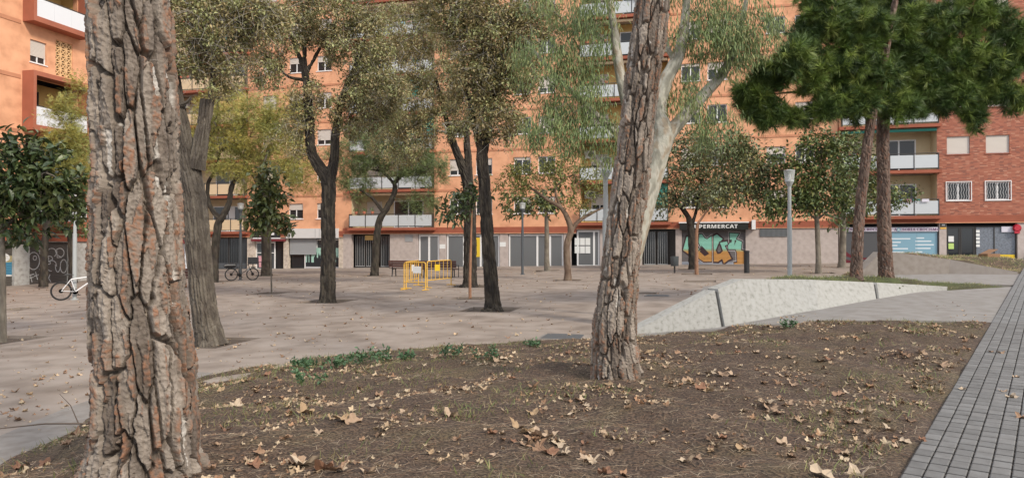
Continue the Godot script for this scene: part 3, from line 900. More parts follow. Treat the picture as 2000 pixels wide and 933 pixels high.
	gm.quad(Vector3(LW, 0, 0), Vector3(LW, 0, -9), Vector3(LW, topw, -9), Vector3(LW, topw, 0))
	gm.quad(Vector3(0, 0, -9), Vector3(0, 0, 0), Vector3(0, topw, 0), Vector3(0, topw, -9))
	part(wr, "end_wall", gm.mesh(), M.orange)
	bx(wr, "core", "ink", Vector3(0.05, 0, -8.9), Vector3(LW - 0.05, topw - 0.05, -1.45))
	bx(wr, "roof", "redbrown", Vector3(-0.1, topw, -9.1), Vector3(LW + 0.1, topw + 0.2, 0.2))
	for yy in [7.9, 10.74, 13.6, 16.45]:
		bx(wr, "string_course", "bandlight", Vector3(0.01, yy - 0.22 + B, 0.002), Vector3(ox + 1.0, yy + B - 0.02, 0.03))
	for yb in [7.86, 13.55, 2.85]:
		var y := float(yb) + B
		var x0 := ox + 1.1
		var x1 := ox + 4.7
		gm = MB.new()
		gm.box(Vector3(x0, y, 0.002), Vector3(x0 + 0.18, y + 3.1, 0.75)); gm.box(Vector3(x1 - 0.14, y, 0.002), Vector3(x1, y + 3.1, 0.75))
		gm.box(Vector3(x0 + 0.18, y, 0.002), Vector3(x1 - 0.14, y + 0.28, 0.75)); gm.box(Vector3(x0 + 0.18, y + 2.86, 0.002), Vector3(x1 - 0.14, y + 3.1, 0.75))
		var bf := part(wr, "balcony_frame", gm.mesh(), M.redbrown)
		for i in 3:
			var pa := x0 + 0.2 + i * 1.093
			bx(bf, "railing_panel", "whitepanel", Vector3(pa, y + 0.29, 0.66), Vector3(pa + 1.085, y + 1.25, 0.68))
		bx(bf, "hand_rail", "darkframe", Vector3(x0 + 0.19, y + 1.27, 0.64), Vector3(x1 - 0.15, y + 1.31, 0.7))
		gm = MB.new()
		wall_grid(gm, x0 + 0.2, x1 - 0.15, y + 0.2, y + 2.86, [], -1.2, 0.1)
		gm.quad(Vector3(x0 + 0.185, y + 0.2, 0), Vector3(x0 + 0.185, y + 0.2, -1.2), Vector3(x0 + 0.185, y + 2.8, -1.2), Vector3(x0 + 0.185, y + 2.8, 0))
		gm.quad(Vector3(x1 - 0.145, y + 0.2, -1.2), Vector3(x1 - 0.145, y + 0.2, 0), Vector3(x1 - 0.145, y + 2.8, 0), Vector3(x1 - 0.145, y + 2.8, -1.2))
		part(bf, "recess_wall", gm.mesh(), M.yellowwall)
		bx(bf, "recess_floor", "stone", Vector3(x0 + 0.19, y + 0.15, -1.2), Vector3(x1 - 0.15, y + 0.27, 0.0))
		glazing(wr, "balcony_door", x0 + 0.5, x0 + 2.0, y + 0.3, y + 2.45, [x0 + 1.25], "darkframe", "glassdark", -1.19)
	window(wr, ox + 2.04, 11.55 + B, 0.98, 1.2, 2)
	window(wr, ox - 2.45, 11.55 + B, 1.1, 1.2, 3)
	window(wr, ox - 2.45, 6.0 + B, 1.1, 1.2, 3)
	bx(wr, "lattice_backing", "ink", Vector3(ox + 3.0, 11.1 + B, -0.6), Vector3(ox + 4.3, 13.2 + B, -0.5))
	var lat := MB.new()
	var cw := 1.1 / 3.0
	var ch := 1.95 / 5.0
	lat.box(Vector3(0, -ch / 2, -0.05), Vector3(0.03, ch / 2, 0.05)); lat.box(Vector3(cw - 0.03, -ch / 2, -0.05), Vector3(cw, ch / 2, 0.05))
	lat.box(Vector3(0.03, -ch / 2, -0.05), Vector3(cw - 0.03, -ch / 2 + 0.03, 0.05)); lat.box(Vector3(0.03, ch / 2 - 0.03, -0.05), Vector3(cw - 0.03, ch / 2, 0.05))
	lat.beam(Vector3(0.02, -ch / 2 + 0.02, 0), Vector3(cw - 0.02, ch / 2 - 0.02, 0), 0.07, 0.05)
	lat.beam(Vector3(0.02, ch / 2 - 0.02, 0.005), Vector3(cw - 0.02, -ch / 2 + 0.02, 0.005), 0.07, 0.05)
	var lm := lat.mesh()
	for i in 3:
		for j in 5: part(wr, "lattice_block", lm, M.lattice, Vector3(ox + 3.1 + cw * i, 11.2 + ch * (j + 0.5) + B, -0.1))
	gm = MB.new()
	g0 = B - 0.5
	wall_grid(gm, 0, LW, 0, S - 0.25, [[ox - 2.6, ox + 0.72, g0, S - 0.3], [ox + 1.6, ox + 4.05, g0, S - 0.3], [ox - 6.5, ox - 3.2, g0, S - 0.3]], 0.0, 0.4)
	part(wr, "ground_floor_wall", gm.mesh(), M.greypillar)
	bx(wr, "band", "redband", Vector3(0, S - 0.25, -0.3), Vector3(LW, S + 0.1, 0.1))
	bx(wr, "band_lip", "cream", Vector3(0, S + 0.102, -0.3), Vector3(LW, S + 0.17, 0.16))
	bx(wr, "upper_band", "redband", Vector3(0, S + 0.172, -0.3), Vector3(LW, S + 0.42, 0.08))
	shutter(wr, "roller_shutter", ox - 2.59, ox + 0.71, g0 + 0.2, S - 0.31, -0.15, graffiti_blue())
	shutter(wr, "roller_shutter", ox + 1.61, ox + 4.04, g0 + 0.2, S - 0.31, -0.15, graffiti_wing())
	shutter(wr, "roller_shutter", ox - 6.49, ox - 3.21, g0 + 0.2, S - 0.31, -0.15, M.bingrey)

# ---------- the lie of the land (x right, d away from the camera's foot, y up)
func E(k: float) -> Vector3: return Vector3(2.4 + 0.75 * k, 0.35 + 0.0286 * k, -(4.48 + k))   # left edge of the brick walk
var ctrl1 := PackedVector3Array()
var ctrl2 := PackedVector3Array()
var ctrl3 := PackedVector3Array()
var poly1 := PackedVector2Array()
var poly2 := PackedVector2Array()
var poly3 := PackedVector2Array()
var lump: FastNoiseLite
var fine: FastNoiseLite
func idw(c: PackedVector3Array, x: float, d: float) -> float:
	var s := 0.0
	var w := 0.0
	for p in c:
		var dx := p.x - x
		var dd := p.y - d
		var q := dx * dx + dd * dd + 0.02
		q = 1.0 / (q * q)
		s += p.z * q
		w += q
	return s / w
func outside(poly: PackedVector2Array, x: float, d: float) -> float:
	var p := Vector2(x, d)
	var best := 1e9
	var k := poly.size()
	var inside := false
	for i in k:
		var a := poly[i]
		var b := poly[(i + 1) % k]
		if (a.y > d) != (b.y > d) and x < (b.x - a.x) * (d - a.y) / (b.y - a.y) + a.x: inside = not inside
		var ab := b - a
		var t := clampf((p - a).dot(ab) / ab.length_squared(), 0, 1)
		best = minf(best, p.distance_squared_to(a + ab * t))
	return -sqrt(best) if inside else sqrt(best)
func hm(which: int, x: float, d: float) -> float:
	var c := ctrl1 if which == 1 else (ctrl2 if which == 2 else ctrl3)
	var poly := poly1 if which == 1 else (poly2 if which == 2 else poly3)
	var o := outside(poly, x, d)
	var k := clampf(-o / 0.5, 0.0, 1.0)
	var y := idw(c, x, d) + (lump.get_noise_2d(x, d) * 0.07 + fine.get_noise_2d(x, d) * 0.025) * (0.25 + 0.75 * k) * (1.0 if which == 1 else 0.45)
	if o > 0.0: y -= o * 0.5
	else: y += 0.02 * k
	return y
func mound(called: String, which: int, x0: float, x1: float, d0: float, d1: float, step: float, bare: Color, green: Color, bias: float) -> MeshInstance3D:
	var poly := poly1 if which == 1 else (poly2 if which == 2 else poly3)
	var nx := int((x1 - x0) / step)
	var nd := int((d1 - d0) / step)
	var mb := MB.new()
	var id := PackedInt32Array()
	id.resize((nx + 1) * (nd + 1))
	var tint := noise(40 + which, 0.55, 4)
	var spot := noise(50 + which, 3.0, 3)
	for j in nd + 1:
		for i in nx + 1:
			var x := x0 + i * step
			var d := d0 + j * step
			if outside(poly, x, d) > 0.35:
				id[j * (nx + 1) + i] = -1
				continue
			var t := clampf(tint.get_noise_2d(x, d) * 1.3 + spot.get_noise_2d(x, d) * 0.8 + bias, 0, 1)
			var c := bare.lerp(green, t)
			mb.col = c * (1.0 + spot.get_noise_2d(x * 3.0 + 9.0, d * 3.0) * 0.45)
			id[j * (nx + 1) + i] = mb.vert(Vector3(x, hm(which, x, d), -d), Vector3.UP)
	for j in nd:
		for i in nx:
			var a := id[j * (nx + 1) + i]
			var b := id[j * (nx + 1) + i + 1]
			var c := id[(j + 1) * (nx + 1) + i + 1]
			var e := id[(j + 1) * (nx + 1) + i]
			if a < 0 or b < 0 or c < 0 or e < 0: continue
			mb.ix.append_array(PackedInt32Array([a, c, b, a, e, c]))
			var nn := (mb.v[b] - mb.v[a]).cross(mb.v[e] - mb.v[a]).normalized()
			for q in [a, b, c, e]: mb.n[q] += nn
	for i in mb.n.size(): mb.n[i] = mb.n[i].normalized()
	return struct(called, mb.mesh(), M.earth)
func ruled(na: Array, fa: Array, sub := 4) -> MB:
	# a smooth sheet between two edges given as (x, d, y)
	var mb := MB.new()
	var rows := []
	for i in na.size():
		var r := []
		for j in sub + 1:
			var q: Vector3 = na[i].lerp(fa[i], float(j) / sub)
			r.append(Vector3(q.x, q.z, -q.y))
		rows.append(r)
	for i in na.size() - 1:
		for j in sub: mb.quad(rows[i][j], rows[i + 1][j], rows[i + 1][j + 1], rows[i][j + 1])
		var dn := Vector3(0, -0.12, 0)
		mb.quad(rows[i][0] + dn, rows[i + 1][0] + dn, rows[i + 1][0], rows[i][0])
	return mb
func slab_between(b0: Vector3, t0: Vector3, b1: Vector3, t1: Vector3, back: float, mb: MB, first: bool, last: bool) -> void:
	# one length of sloping wall; points are (x, d, y), the back stands straight below the rear edge of its top
	var f := func(p: Vector3) -> Vector3: return Vector3(p.x, p.z, -p.y)
	var r0: Vector3 = f.call(t0 + Vector3(-0.15, back, 0))
	var r1: Vector3 = f.call(t1 + Vector3(-0.15, back, 0))
	var B0: Vector3 = f.call(b0) + Vector3(0, -0.25, 0)
	var B1: Vector3 = f.call(b1) + Vector3(0, -0.25, 0)
	var T0: Vector3 = f.call(t0)
	var T1: Vector3 = f.call(t1)
	mb.quad(B0, B1, T1, T0)
	mb.quad(T0, T1, r1, r0)
	var g0 := Vector3(r0.x, B0.y - 0.1, r0.z)
	var g1 := Vector3(r1.x, B1.y - 0.1, r1.z)
	mb.quad(r1, g1, g0, r0)
	if first:
		mb.quad(B0, T0, r0, g0)
	if last:
		mb.quad(B1, g1, r1, T1)
func build_ground() -> void:
	lump = noise(61, 0.9, 2)
	fine = noise(62, 4.5, 3)
	# where the earth beds lie
	for k in [-9.0, -6.0, -4.0, -2.0, 0.0, 1.5, 3.0, 4.5, 6.0, 7.3]:
		var e := E(k)
		poly1.append(Vector2(e.x - 0.03, -e.z)); ctrl1.append(Vector3(e.x, -e.z, e.y - 0.01))
	for q in [[6.6, 12.15, 0.53], [5.65, 12.4, 0.50], [4.4, 12.75, 0.39], [3.2, 13.0, 0.25], [2.4, 13.1, 0.16], [1.43, 13.0, 0.13], [0.4, 12.9, 0.11], [-0.5, 12.6, 0.09], [-1.8, 12.2, 0.06], [-2.9, 11.6, 0.04], [-3.7, 10.8, 0.01], [-4.3, 10.0, 0.0], [-4.5, 9.0, -0.01], [-4.55, 8.1, -0.01], [-4.3, 6.8, -0.02], [-4.2, 5.6, -0.02], [-4.6, 4.0, -0.03], [-5.5, 0.0, -0.05], [-6.5, -4.5, -0.06]]:
		poly1.append(Vector2(q[0], q[1])); ctrl1.append(Vector3(q[0], q[1], q[2]))
	for q in [[-2.25, 4.4, 0.42], [-2.3, 3.9, 0.4], [1.11, 7.6, 0.41], [0.0, 3.0, 0.3], [-1.0, 9.0, 0.24], [3.5, 9.5, 0.46], [-3.4, 6.2, 0.2], [-0.5, 6.0, 0.36], [2.0, 11.0, 0.3], [5.5, 10.8, 0.52], [-2.5, 8.5, 0.16]]:
		ctrl1.append(Vector3(q[0], q[1], q[2]))
	for q in [[4.75, 14.75, 1.0], [6.5, 15.45, 1.0], [8.2, 16.38, 0.93], [9.8, 17.6, 0.80], [11.2, 18.8, 0.69], [13.2, 19.15, 0.75], [13.0, 19.9, 0.78], [11.4, 20.3, 0.82], [9.0, 19.6, 0.9], [7.0, 18.4, 0.9], [5.2, 16.6, 0.9]]:
		poly2.append(Vector2(q[0], q[1])); ctrl2.append(Vector3(q[0], q[1], q[2] - 0.03))
	for q in [[7.92, 16.6, 1.08], [8.98, 17.3, 1.04], [10.4, 18.9, 0.92], [6.4, 16.2, 1.07]]: ctrl2.append(Vector3(q[0], q[1], q[2]))
	for q in [[12.95, 25.4, 1.56], [13.5, 25.5, 1.55], [15.3, 25.35, 1.34], [16.8, 23.8, 0.90], [18.15, 25.5, 0.95], [21.9, 30.5, 1.09], [24.0, 33.0, 0.69], [20.0, 34.0, 0.63], [16.0, 34.0, 0.55], [14.2, 31.0, 0.44], [13.6, 28.0, 0.42], [13.3, 26.4, 0.9]]:
		poly3.append(Vector2(q[0], q[1])); ctrl3.append(Vector3(q[0], q[1], q[2] - 0.03))
	for q in [[15.0, 27.5, 1.5], [18.0, 28.5, 1.36], [20.5, 31.0, 1.3], [16.0, 30.0, 1.42]]: ctrl3.append(Vector3(q[0], q[1], q[2]))
	# the square: one sheet with sunken tree pits
	var pits := []
	for q in pit_spots:
		var p := GB(q[0], q[1])
		var a := p.x * CA + p.z * SA
		var b := p.x * SA - p.z * CA
		pits.append([a - q[2], a + q[2], b - q[2], b + q[2]])
	var at := func(a: float, b: float, dy: float) -> Vector3:
		var x := a * CA + b * SA
		var z := a * SA - b * CA
		return Vector3(x, gy(x, z) + dy, z)
	var flat := MB.new()
	wall_grid(flat, -150, 150, -60, 140, pits, 0.0, 0.09)
	for i in flat.v.size():
		var q := flat.v[i]
		flat.v[i] = at.call(q.x, q.y, q.z)
		flat.n[i] = Vector3(flat.n[i].x * CA + flat.n[i].y * SA, flat.n[i].z, flat.n[i].x * SA - flat.n[i].y * CA)
	struct("square_paving", flat.mesh(), M.plaza)
	for hi in pits.size():
		var h: Array = pits[hi]
		var sink := -0.05 - 0.0015 * hi
		var mb := MB.new()
		mb.quad(at.call(h[0] - 0.02, h[2] - 0.02, sink), at.call(h[1] + 0.02, h[2] - 0.02, sink), at.call(h[1] + 0.02, h[3] + 0.02, sink), at.call(h[0] - 0.02, h[3] + 0.02, sink))
		struct("tree_pit", mb.mesh(), M.pitsoil)
	# earth beds
	mound("earth_mound", 1, -7.0, 8.6, -4.6, 13.6, 0.09, Color(0.118, 0.079, 0.055), Color(0.155, 0.12, 0.066), 0.05)
	mound("grass_mound", 2, 4.2, 13.8, 14.0, 20.9, 0.16, Color(0.12, 0.10, 0.045), Color(0.11, 0.14, 0.04), 0.7)
	mound("far_mound", 3, 11.5, 24.5, 23.2, 34.6, 0.25, Color(0.15, 0.10, 0.065), Color(0.10, 0.11, 0.04), 0.3)
	# concrete ramps that climb from the square to the brick walk
	var n1 := [Vector3(1.7, 13.0, 0.075), Vector3(2.4, 13.0, 0.14), Vector3(3.2, 12.9, 0.26), Vector3(4.4, 12.65, 0.41), Vector3(5.65, 12.3, 0.52), Vector3(6.8, 12.0, 0.555), Vector3(8.6, 11.7, 0.535)]
	var f1 := [Vector3(1.8, 13.7, 0.06), Vector3(2.5, 13.75, 0.13), Vector3(4.1, 13.9, 0.23), Vector3(6.1, 14.5, 0.50), Vector3(8.0, 15.7, 0.645), Vector3(9.5, 17.0, 0.695), Vector3(14.2, 19.4, 0.735)]
	struct("ramp_path", ruled(n1, f1, 5).mesh(), M.pathcon)
	var n2 := [Vector3(4.0, 19.5, 0.15), Vector3(8.0, 20.0, 0.45), Vector3(10.5, 20.2, 0.68), Vector3(12.9, 19.6, 0.755), Vector3(14.2, 19.15, 0.735)]
	var f2 := [Vector3(6.0, 26.5, 0.22), Vector3(9.5, 26.3, 0.50), Vector3(12.2, 25.6, 0.76), Vector3(15.2, 25.2, 0.84), Vector3(17.8, 23.8, 0.865)]
	struct("ramp_path", ruled(n2, f2, 5).mesh(), M.pathcon)
	# border strip between the square and the earth, left
	var sn := [Vector3(-4.75, 10.4, 0.02), Vector3(-4.98, 9.0, 0.02), Vector3(-5.05, 8.1, 0.02), Vector3(-4.95, 6.8, 0.02), Vector3(-4.95, 5.4, 0.02), Vector3(-5.4, 3.6, 0.02), Vector3(-6.4, 0.0, 0.02), Vector3(-7.4, -4.0, 0.02)]
	var sf := [Vector3(-4.25, 10.2, 0.02), Vector3(-4.4, 9.0, 0.02), Vector3(-4.45, 8.1, 0.02), Vector3(-4.3, 6.8, 0.02), Vector3(-4.2, 5.4, 0.02), Vector3(-4.6, 3.6, 0.02), Vector3(-5.4, 0.0, 0.02), Vector3(-6.4, -4.0, 0.02)]
	for l in [sn, sf]:
		for i in l.size(): l[i].z = gy(l[i].x, -l[i].y) + 0.012
	struct("border_strip", ruled(sf, sn, 2).mesh(), M.strip)
	# wedge-shaped concrete walls
	var bs := [Vector3(2.3, 13.58, 0.13), Vector3(4.09, 13.7, 0.234), Vector3(4.75, 13.85, 0.30), Vector3(6.1, 14.2, 0.50), Vector3(7.9, 15.4, 0.645), Vector3(9.4, 16.7, 0.70), Vector3(11.1, 18.3, 0.73)]
	var ts := [Vector3(2.31, 13.62, 0.18), Vector3(4.0, 14.0, 0.95), Vector3(4.63, 14.4, 1.13), Vector3(6.4, 15.1, 1.085), Vector3(8.1, 16.0, 0.985), Vector3(9.7, 17.2, 0.87), Vector3(11.2, 18.42, 0.755)]
	var wl := thing("retaining_wall", "pale wedge-shaped concrete wall in three lengths beside the ramp, nearer one", "wall", Vector3(4.5, gy(4.5, -14.0), -14.0), 0, "wedge walls beside the ramps")
	var org := wl.position
	for r in [[0, 1], [1, 4], [4, 6]]:
		var mb := MB.new()
		var sub := 5
		for i in range(r[0], r[1]):
			for s in sub:
				var u0 := float(s) / sub
				var u1 := float(s + 1) / sub
				if i == r[0] and s == 0 and i > 0: u0 = 0.05
				if i == r[1] - 1 and s == sub - 1 and i < 5: u1 = 0.978
				slab_between(bs[i].lerp(bs[i + 1], u0), ts[i].lerp(ts[i + 1], u0), bs[i].lerp(bs[i + 1], u1), ts[i].lerp(ts[i + 1], u1), 0.2, mb, i == r[0] and s == 0, i == r[1] - 1 and s == sub - 1)
		for i in mb.v.size(): mb.v[i] -= org
		part(wl, "wall_panel", mb.mesh(), M.wallcon)
	var jb := MB.new()
	for i in [1, 4]:
		var a := 0.012
		slab_between(bs[i].lerp(bs[i - 1], 0.06) + Vector3(0, a, -0.03), ts[i].lerp(ts[i - 1], 0.06) + Vector3(0, a, -0.05), bs[i].lerp(bs[i + 1], 0.1) + Vector3(0, a, -0.03), ts[i].lerp(ts[i + 1], 0.1) + Vector3(0, a, -0.05), 0.05, jb, true, true)
	for i in jb.v.size(): jb.v[i] -= org
	part(wl, "joint_filler", jb.mesh(), M.joint)
	var b2 := [Vector3(12.15, 25.05, 0.76), Vector3(12.96, 25.0, 0.77), Vector3(13.46, 24.95, 0.79), Vector3(15.05, 24.7, 0.84), Vector3(16.5, 23.6, 0.90)]
	var t2 := [Vector3(12.16, 25.1, 0.80), Vector3(12.96, 25.15, 1.585), Vector3(13.46, 25.1, 1.57), Vector3(15.2, 24.85, 1.33), Vector3(16.75, 23.7, 0.93)]
	wl = thing("retaining_wall", "brownish grey wedge-shaped concrete wall behind the two right pines, farther one", "wall", Vector3(14.5, gy(14.5, -25), -25), 0, "wedge walls beside the ramps")
	var m2 := MB.new()
	for i in 4:
		slab_between(b2[i], t2[i], b2[i + 1], t2[i + 1], 0.25, m2, i == 0, i == 3)
	for i in m2.v.size(): m2.v[i] -= wl.position
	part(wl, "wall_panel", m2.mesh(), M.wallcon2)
	build_walk()
func build_walk() -> void:
	# brick walk: bed, then pavers in straight courses
	var wv := Vector3(0.75, 0.0286, -1.0).normalized()
	var rt := Vector3(0.8, 0, 0.6)
	var up := rt.cross(wv).normalized()
	var bed := MB.new()
	var a := E(-9) - up * 0.02
	var b := E(46) - up * 0.02
	bed.quad(a, a + rt * 4.2, b + rt * 4.2, b)
	bed.quad(a - up * 0.2, a, b, b - up * 0.2)
	var walk := struct("brick_walk", bed.mesh(), M.paverbed)
	var cwid := 0.112
	var clen := 0.156
	var pm := MB.new()
	var h := Vector2((cwid - 0.010) / 2, (clen - 0.021) / 2)
	var e := 0.006
	var lo := []
	var hi := []
	var dn := []
	for s in [Vector2(-1, -1), Vector2(1, -1), Vector2(1, 1), Vector2(-1, 1)]:
		dn.append(Vector3(h.x * s.x, -0.03, h.y * s.y)); lo.append(Vector3(h.x * s.x, -e * 0.6, h.y * s.y)); hi.append(Vector3((h.x - e) * s.x, 0, (h.y - e) * s.y))
	pm.quad(hi[3], hi[2], hi[1], hi[0])
	for i in 4:
		var j := (i + 1) % 4
		pm.quad(lo[j], lo[i], hi[i], hi[j]); pm.quad(dn[j], dn[i], lo[i], lo[j])
	var mesh := pm.mesh()
	var r := RandomNumberGenerator.new()
	r.seed = 31
	var cells := []
	var n := int(E(-3).distance_to(E(44)) / clen)
	var st := E(-3)
	for i in n:
		for c in 34:
			var p := st + wv * (clen * (i + 0.5)) + rt * (cwid * (c + 0.5) + 0.01)
			p += up * r.randf_range(-0.0025, 0.001)
			var bs := Basis(rt, up, -wv).rotated(rt, r.randf_range(-0.012, 0.012)).rotated(wv, r.randf_range(-0.012, 0.012))
			var d := -p.z
			var score := 1e9
			if d > 1.0:
				var sx := p.x / d * FPX + 1000.0
				var sy := 480.0 + (EYE - p.y) / d * FPX
				if sx < 2010 and sy < 938: score = d
			cells.append([score, Transform3D(bs, p), r.randi() % 4])
	cells.sort_custom(func(x, y): return x[0] < y[0])
	var xf := []
	var cols := []
	for i in cells.size():
		if i < 300:
			var o := part(walk, "paver", mesh, M["paver%d" % cells[i][2]])
			o.transform = cells[i][1]
		else:
			xf.append(cells[i][1])
			var k: float = [0.155, 0.17, 0.145, 0.185][cells[i][2]]
			cols.append(Color(k, k * 0.985, k * 0.965))
	var pv := vmat("paverfar", 0.85, 0.25)
	scatter(walk, "paver_field", mesh, pv, xf, cols)
var pit_spots := [[405, 668, 0.7], [640, 588, 0.75], [530, 572, 0.6], [520, 538, 0.8], [420, 550, 0.7], [732, 538, 0.65], [917, 559, 0.85], [958, 604, 0.7], [918, 582, 0.55], [1068, 528, 0.7], [1109, 547, 0.6], [1352, 525, 0.75], [1361, 535, 0.75], [1599, 533, 0.7], [1645, 522, 0.6], [8, 663, 0.6], [1367, 549, 0.65], [1262, 572, 0.35], [1040, 530, 0.6], [35, 603, 0.5]]

# ---------- trees
func spline(pts: Array, n: int) -> Array:
	# pts: Vector4 (position, radius); returns n + 1 of them along a Catmull-Rom curve
	var o := []
	var k := pts.size() - 1
	for i in n + 1:
		var t := float(i) / n * k
		var j := mini(int(t), k - 1)
		var f := t - j
		var p0: Vector4 = pts[maxi(j - 1, 0)]
		var p1: Vector4 = pts[j]
		var p2: Vector4 = pts[j + 1]
		var p3: Vector4 = pts[mini(j + 2, k)]
		o.append(0.5 * ((2.0 * p1) + (p2 - p0) * f + (2.0 * p0 - 5.0 * p1 + 4.0 * p2 - p3) * f * f + (3.0 * p1 - p0 - 3.0 * p2 + p3) * f * f * f))
	return o
func bark_tube(mb: MB, pts: Array, rows: int, seg: int, kind: Dictionary) -> void:
	# a limb whose bark is cut by real fissures: kind = {cell, stretch, deep, rough, cols}
	var sp := spline(pts, rows)
	var cell: FastNoiseLite = kind.cell
	var ids: FastNoiseLite = kind.ids
	var small: FastNoiseLite = kind.small
	var patch: FastNoiseLite = kind.patch
	var deep: float = kind.deep
	var stretch: float = kind.stretch
	var cols: Array = kind.cols
	var flake: FastNoiseLite = kind.get("flake")
	var flare: float = 0.3 if flake else 0.12
	var st := mb.v.size()
	var ref := Vector3(0.1, 0.05, 1.0)
	var along := 0.0
	var last := Vector3.ZERO
	for i in rows + 1:
		var q: Vector4 = sp[i]
		var p := Vector3(q.x, q.y, q.z)
		var pa: Vector4 = sp[mini(i + 1, rows)]
		var pb: Vector4 = sp[maxi(i - 1, 0)]
		var t := Vector3(pa.x - pb.x, pa.y - pb.y, pa.z - pb.z).normalized()
		if i > 0: along += p.distance_to(last)
		last = p
		var a := ref.cross(t).normalized()
		var b := t.cross(a)
		ref = b
		for s in seg + 1:
			var an := TAU * s / seg
			var ca := cos(an)
			var sa := sin(an)
			var rr := q.w
			var wob := small.get_noise_3d(ca * rr * 3.0, along * 2.2, sa * rr * 3.0)
			var sx := ca * rr + wob * 0.012
			var sz := sa * rr
			var sy := along * stretch + wob * 0.012
			var e := cell.get_noise_3d(sx, sy, sz) + 1.0
			var plate := smoothstep(0.02, float(kind.edge), e)
			var id := ids.get_noise_3d(sx, sy, sz)
			var grain := small.get_noise_3d(sx * 9.0 + 3.0, along * 9.0, sz * 9.0)
			var d := deep * (plate - 1.0) + deep * 0.22 * id * plate + deep * 0.15 * grain
			d += rr * 0.06 * small.get_noise_3d(ca * 0.8, along * 1.3, sa * 0.8 + 5.0)
			d += rr * flare * exp(-along / 0.2) * (0.45 + 0.9 * small.get_noise_3d(ca * 0.9, 7.0, sa * 0.9))
			var o := a * ca + b * sa
			if flake:
				var fe := flake.get_noise_3d(sx, sy * 0.8, sz)
				d += deep * 0.2 * fe * plate
				mb.col = (cols[0] as Color).lerp(cols[1], clampf(0.5 + id * 0.55 + patch.get_noise_3d(sx, along * 0.5, sz) * 0.5, 0, 1))
				if fe > 0.5 and plate > 0.5: mb.col = mb.col.lerp(cols[2], clampf(0.45 + grain * 1.2, 0.1, 0.95))
				elif fe < -0.92 and plate > 0.5: mb.col = mb.col.lerp(cols[3], 0.8)
				mb.col = mb.col * (1.0 + 0.35 * grain)
				mb.vert(p + o * (rr + d), o, Vector2(float(s) / seg, along))
				continue
			var f := clampf(patch.get_noise_3d(sx * 1.0, along * 0.5, sz) * 1.1 + 0.45 + id * 0.5, 0, 0.999)
			var ci := f * (cols.size() - 1)
			var c0: Color = cols[int(ci)]
			var c1: Color = cols[int(ci) + 1]
			mb.col = c0.lerp(c1, ci - int(ci)) * (1.0 + 0.3 * grain)
			mb.vert(p + o * (rr + d), o, Vector2(float(s) / seg, along))
	var w := seg + 1
	for i in rows:
		for s in seg:
			var p0 := st + i * w + s
			mb.ix.append_array(PackedInt32Array([p0, p0 + w, p0 + 1, p0 + 1, p0 + w, p0 + w + 1]))
	for i in rows + 1:
		for s in w:
			var l := st + i * w + (s - 1 if s > 0 else seg - 1)
			var r := st + i * w + (s + 1 if s < seg else 1)
			var u := st + mini(i + 1, rows) * w + s
			var d := st + maxi(i - 1, 0) * w + s
			var nn := (mb.v[u] - mb.v[d]).cross(mb.v[r] - mb.v[l]).normalized()
			var oo := mb.n[st + i * w + s]
			if nn.dot(oo) < 0: nn = -nn
			mb.n[st + i * w + s] = nn
	# close the far end
	var tip: Vector4 = sp[rows]
	if tip.w > 0.03:
		var c := mb.vert(Vector3(tip.x, tip.y, tip.z), (Vector3(tip.x, tip.y, tip.z) - Vector3(sp[rows - 1].x, sp[rows - 1].y, sp[rows - 1].z)).normalized())
		for s in seg: mb.ix.append_array(PackedInt32Array([c, st + rows * w + s, st + rows * w + s + 1]))
func barkkind(sd: int, size: float, stretch: float, deep: float, cols: Array) -> Dictionary:
	var c := noise(sd, 1.0 / size, 1, FastNoiseLite.TYPE_CELLULAR)
	c.cellular_return_type = FastNoiseLite.RETURN_DISTANCE2_SUB
	c.cellular_distance_function = FastNoiseLite.DISTANCE_EUCLIDEAN
	c.cellular_jitter = 0.95
	var i := noise(sd, 1.0 / size, 1, FastNoiseLite.TYPE_CELLULAR)
	i.cellular_return_type = FastNoiseLite.RETURN_CELL_VALUE
	i.cellular_distance_function = FastNoiseLite.DISTANCE_EUCLIDEAN
	i.cellular_jitter = 0.95
	return {"cell": c, "ids": i, "small": noise(sd + 1, 3.0, 3), "patch": noise(sd + 2, 5.0, 2), "deep": deep, "stretch": stretch, "cols": cols, "edge": 0.30}
func pinekind(sd: int, size: float, stretch: float, deep: float, cols: Array) -> Dictionary:
	var k := barkkind(sd, size, stretch, deep, cols)
	k.edge = 0.105
	var f := noise(sd + 9, 1.0 / (size * 0.42), 1, FastNoiseLite.TYPE_CELLULAR)
	f.cellular_return_type = FastNoiseLite.RETURN_CELL_VALUE
	f.cellular_jitter = 1.0
	k["flake"] = f
	return k
var LEAF := {}
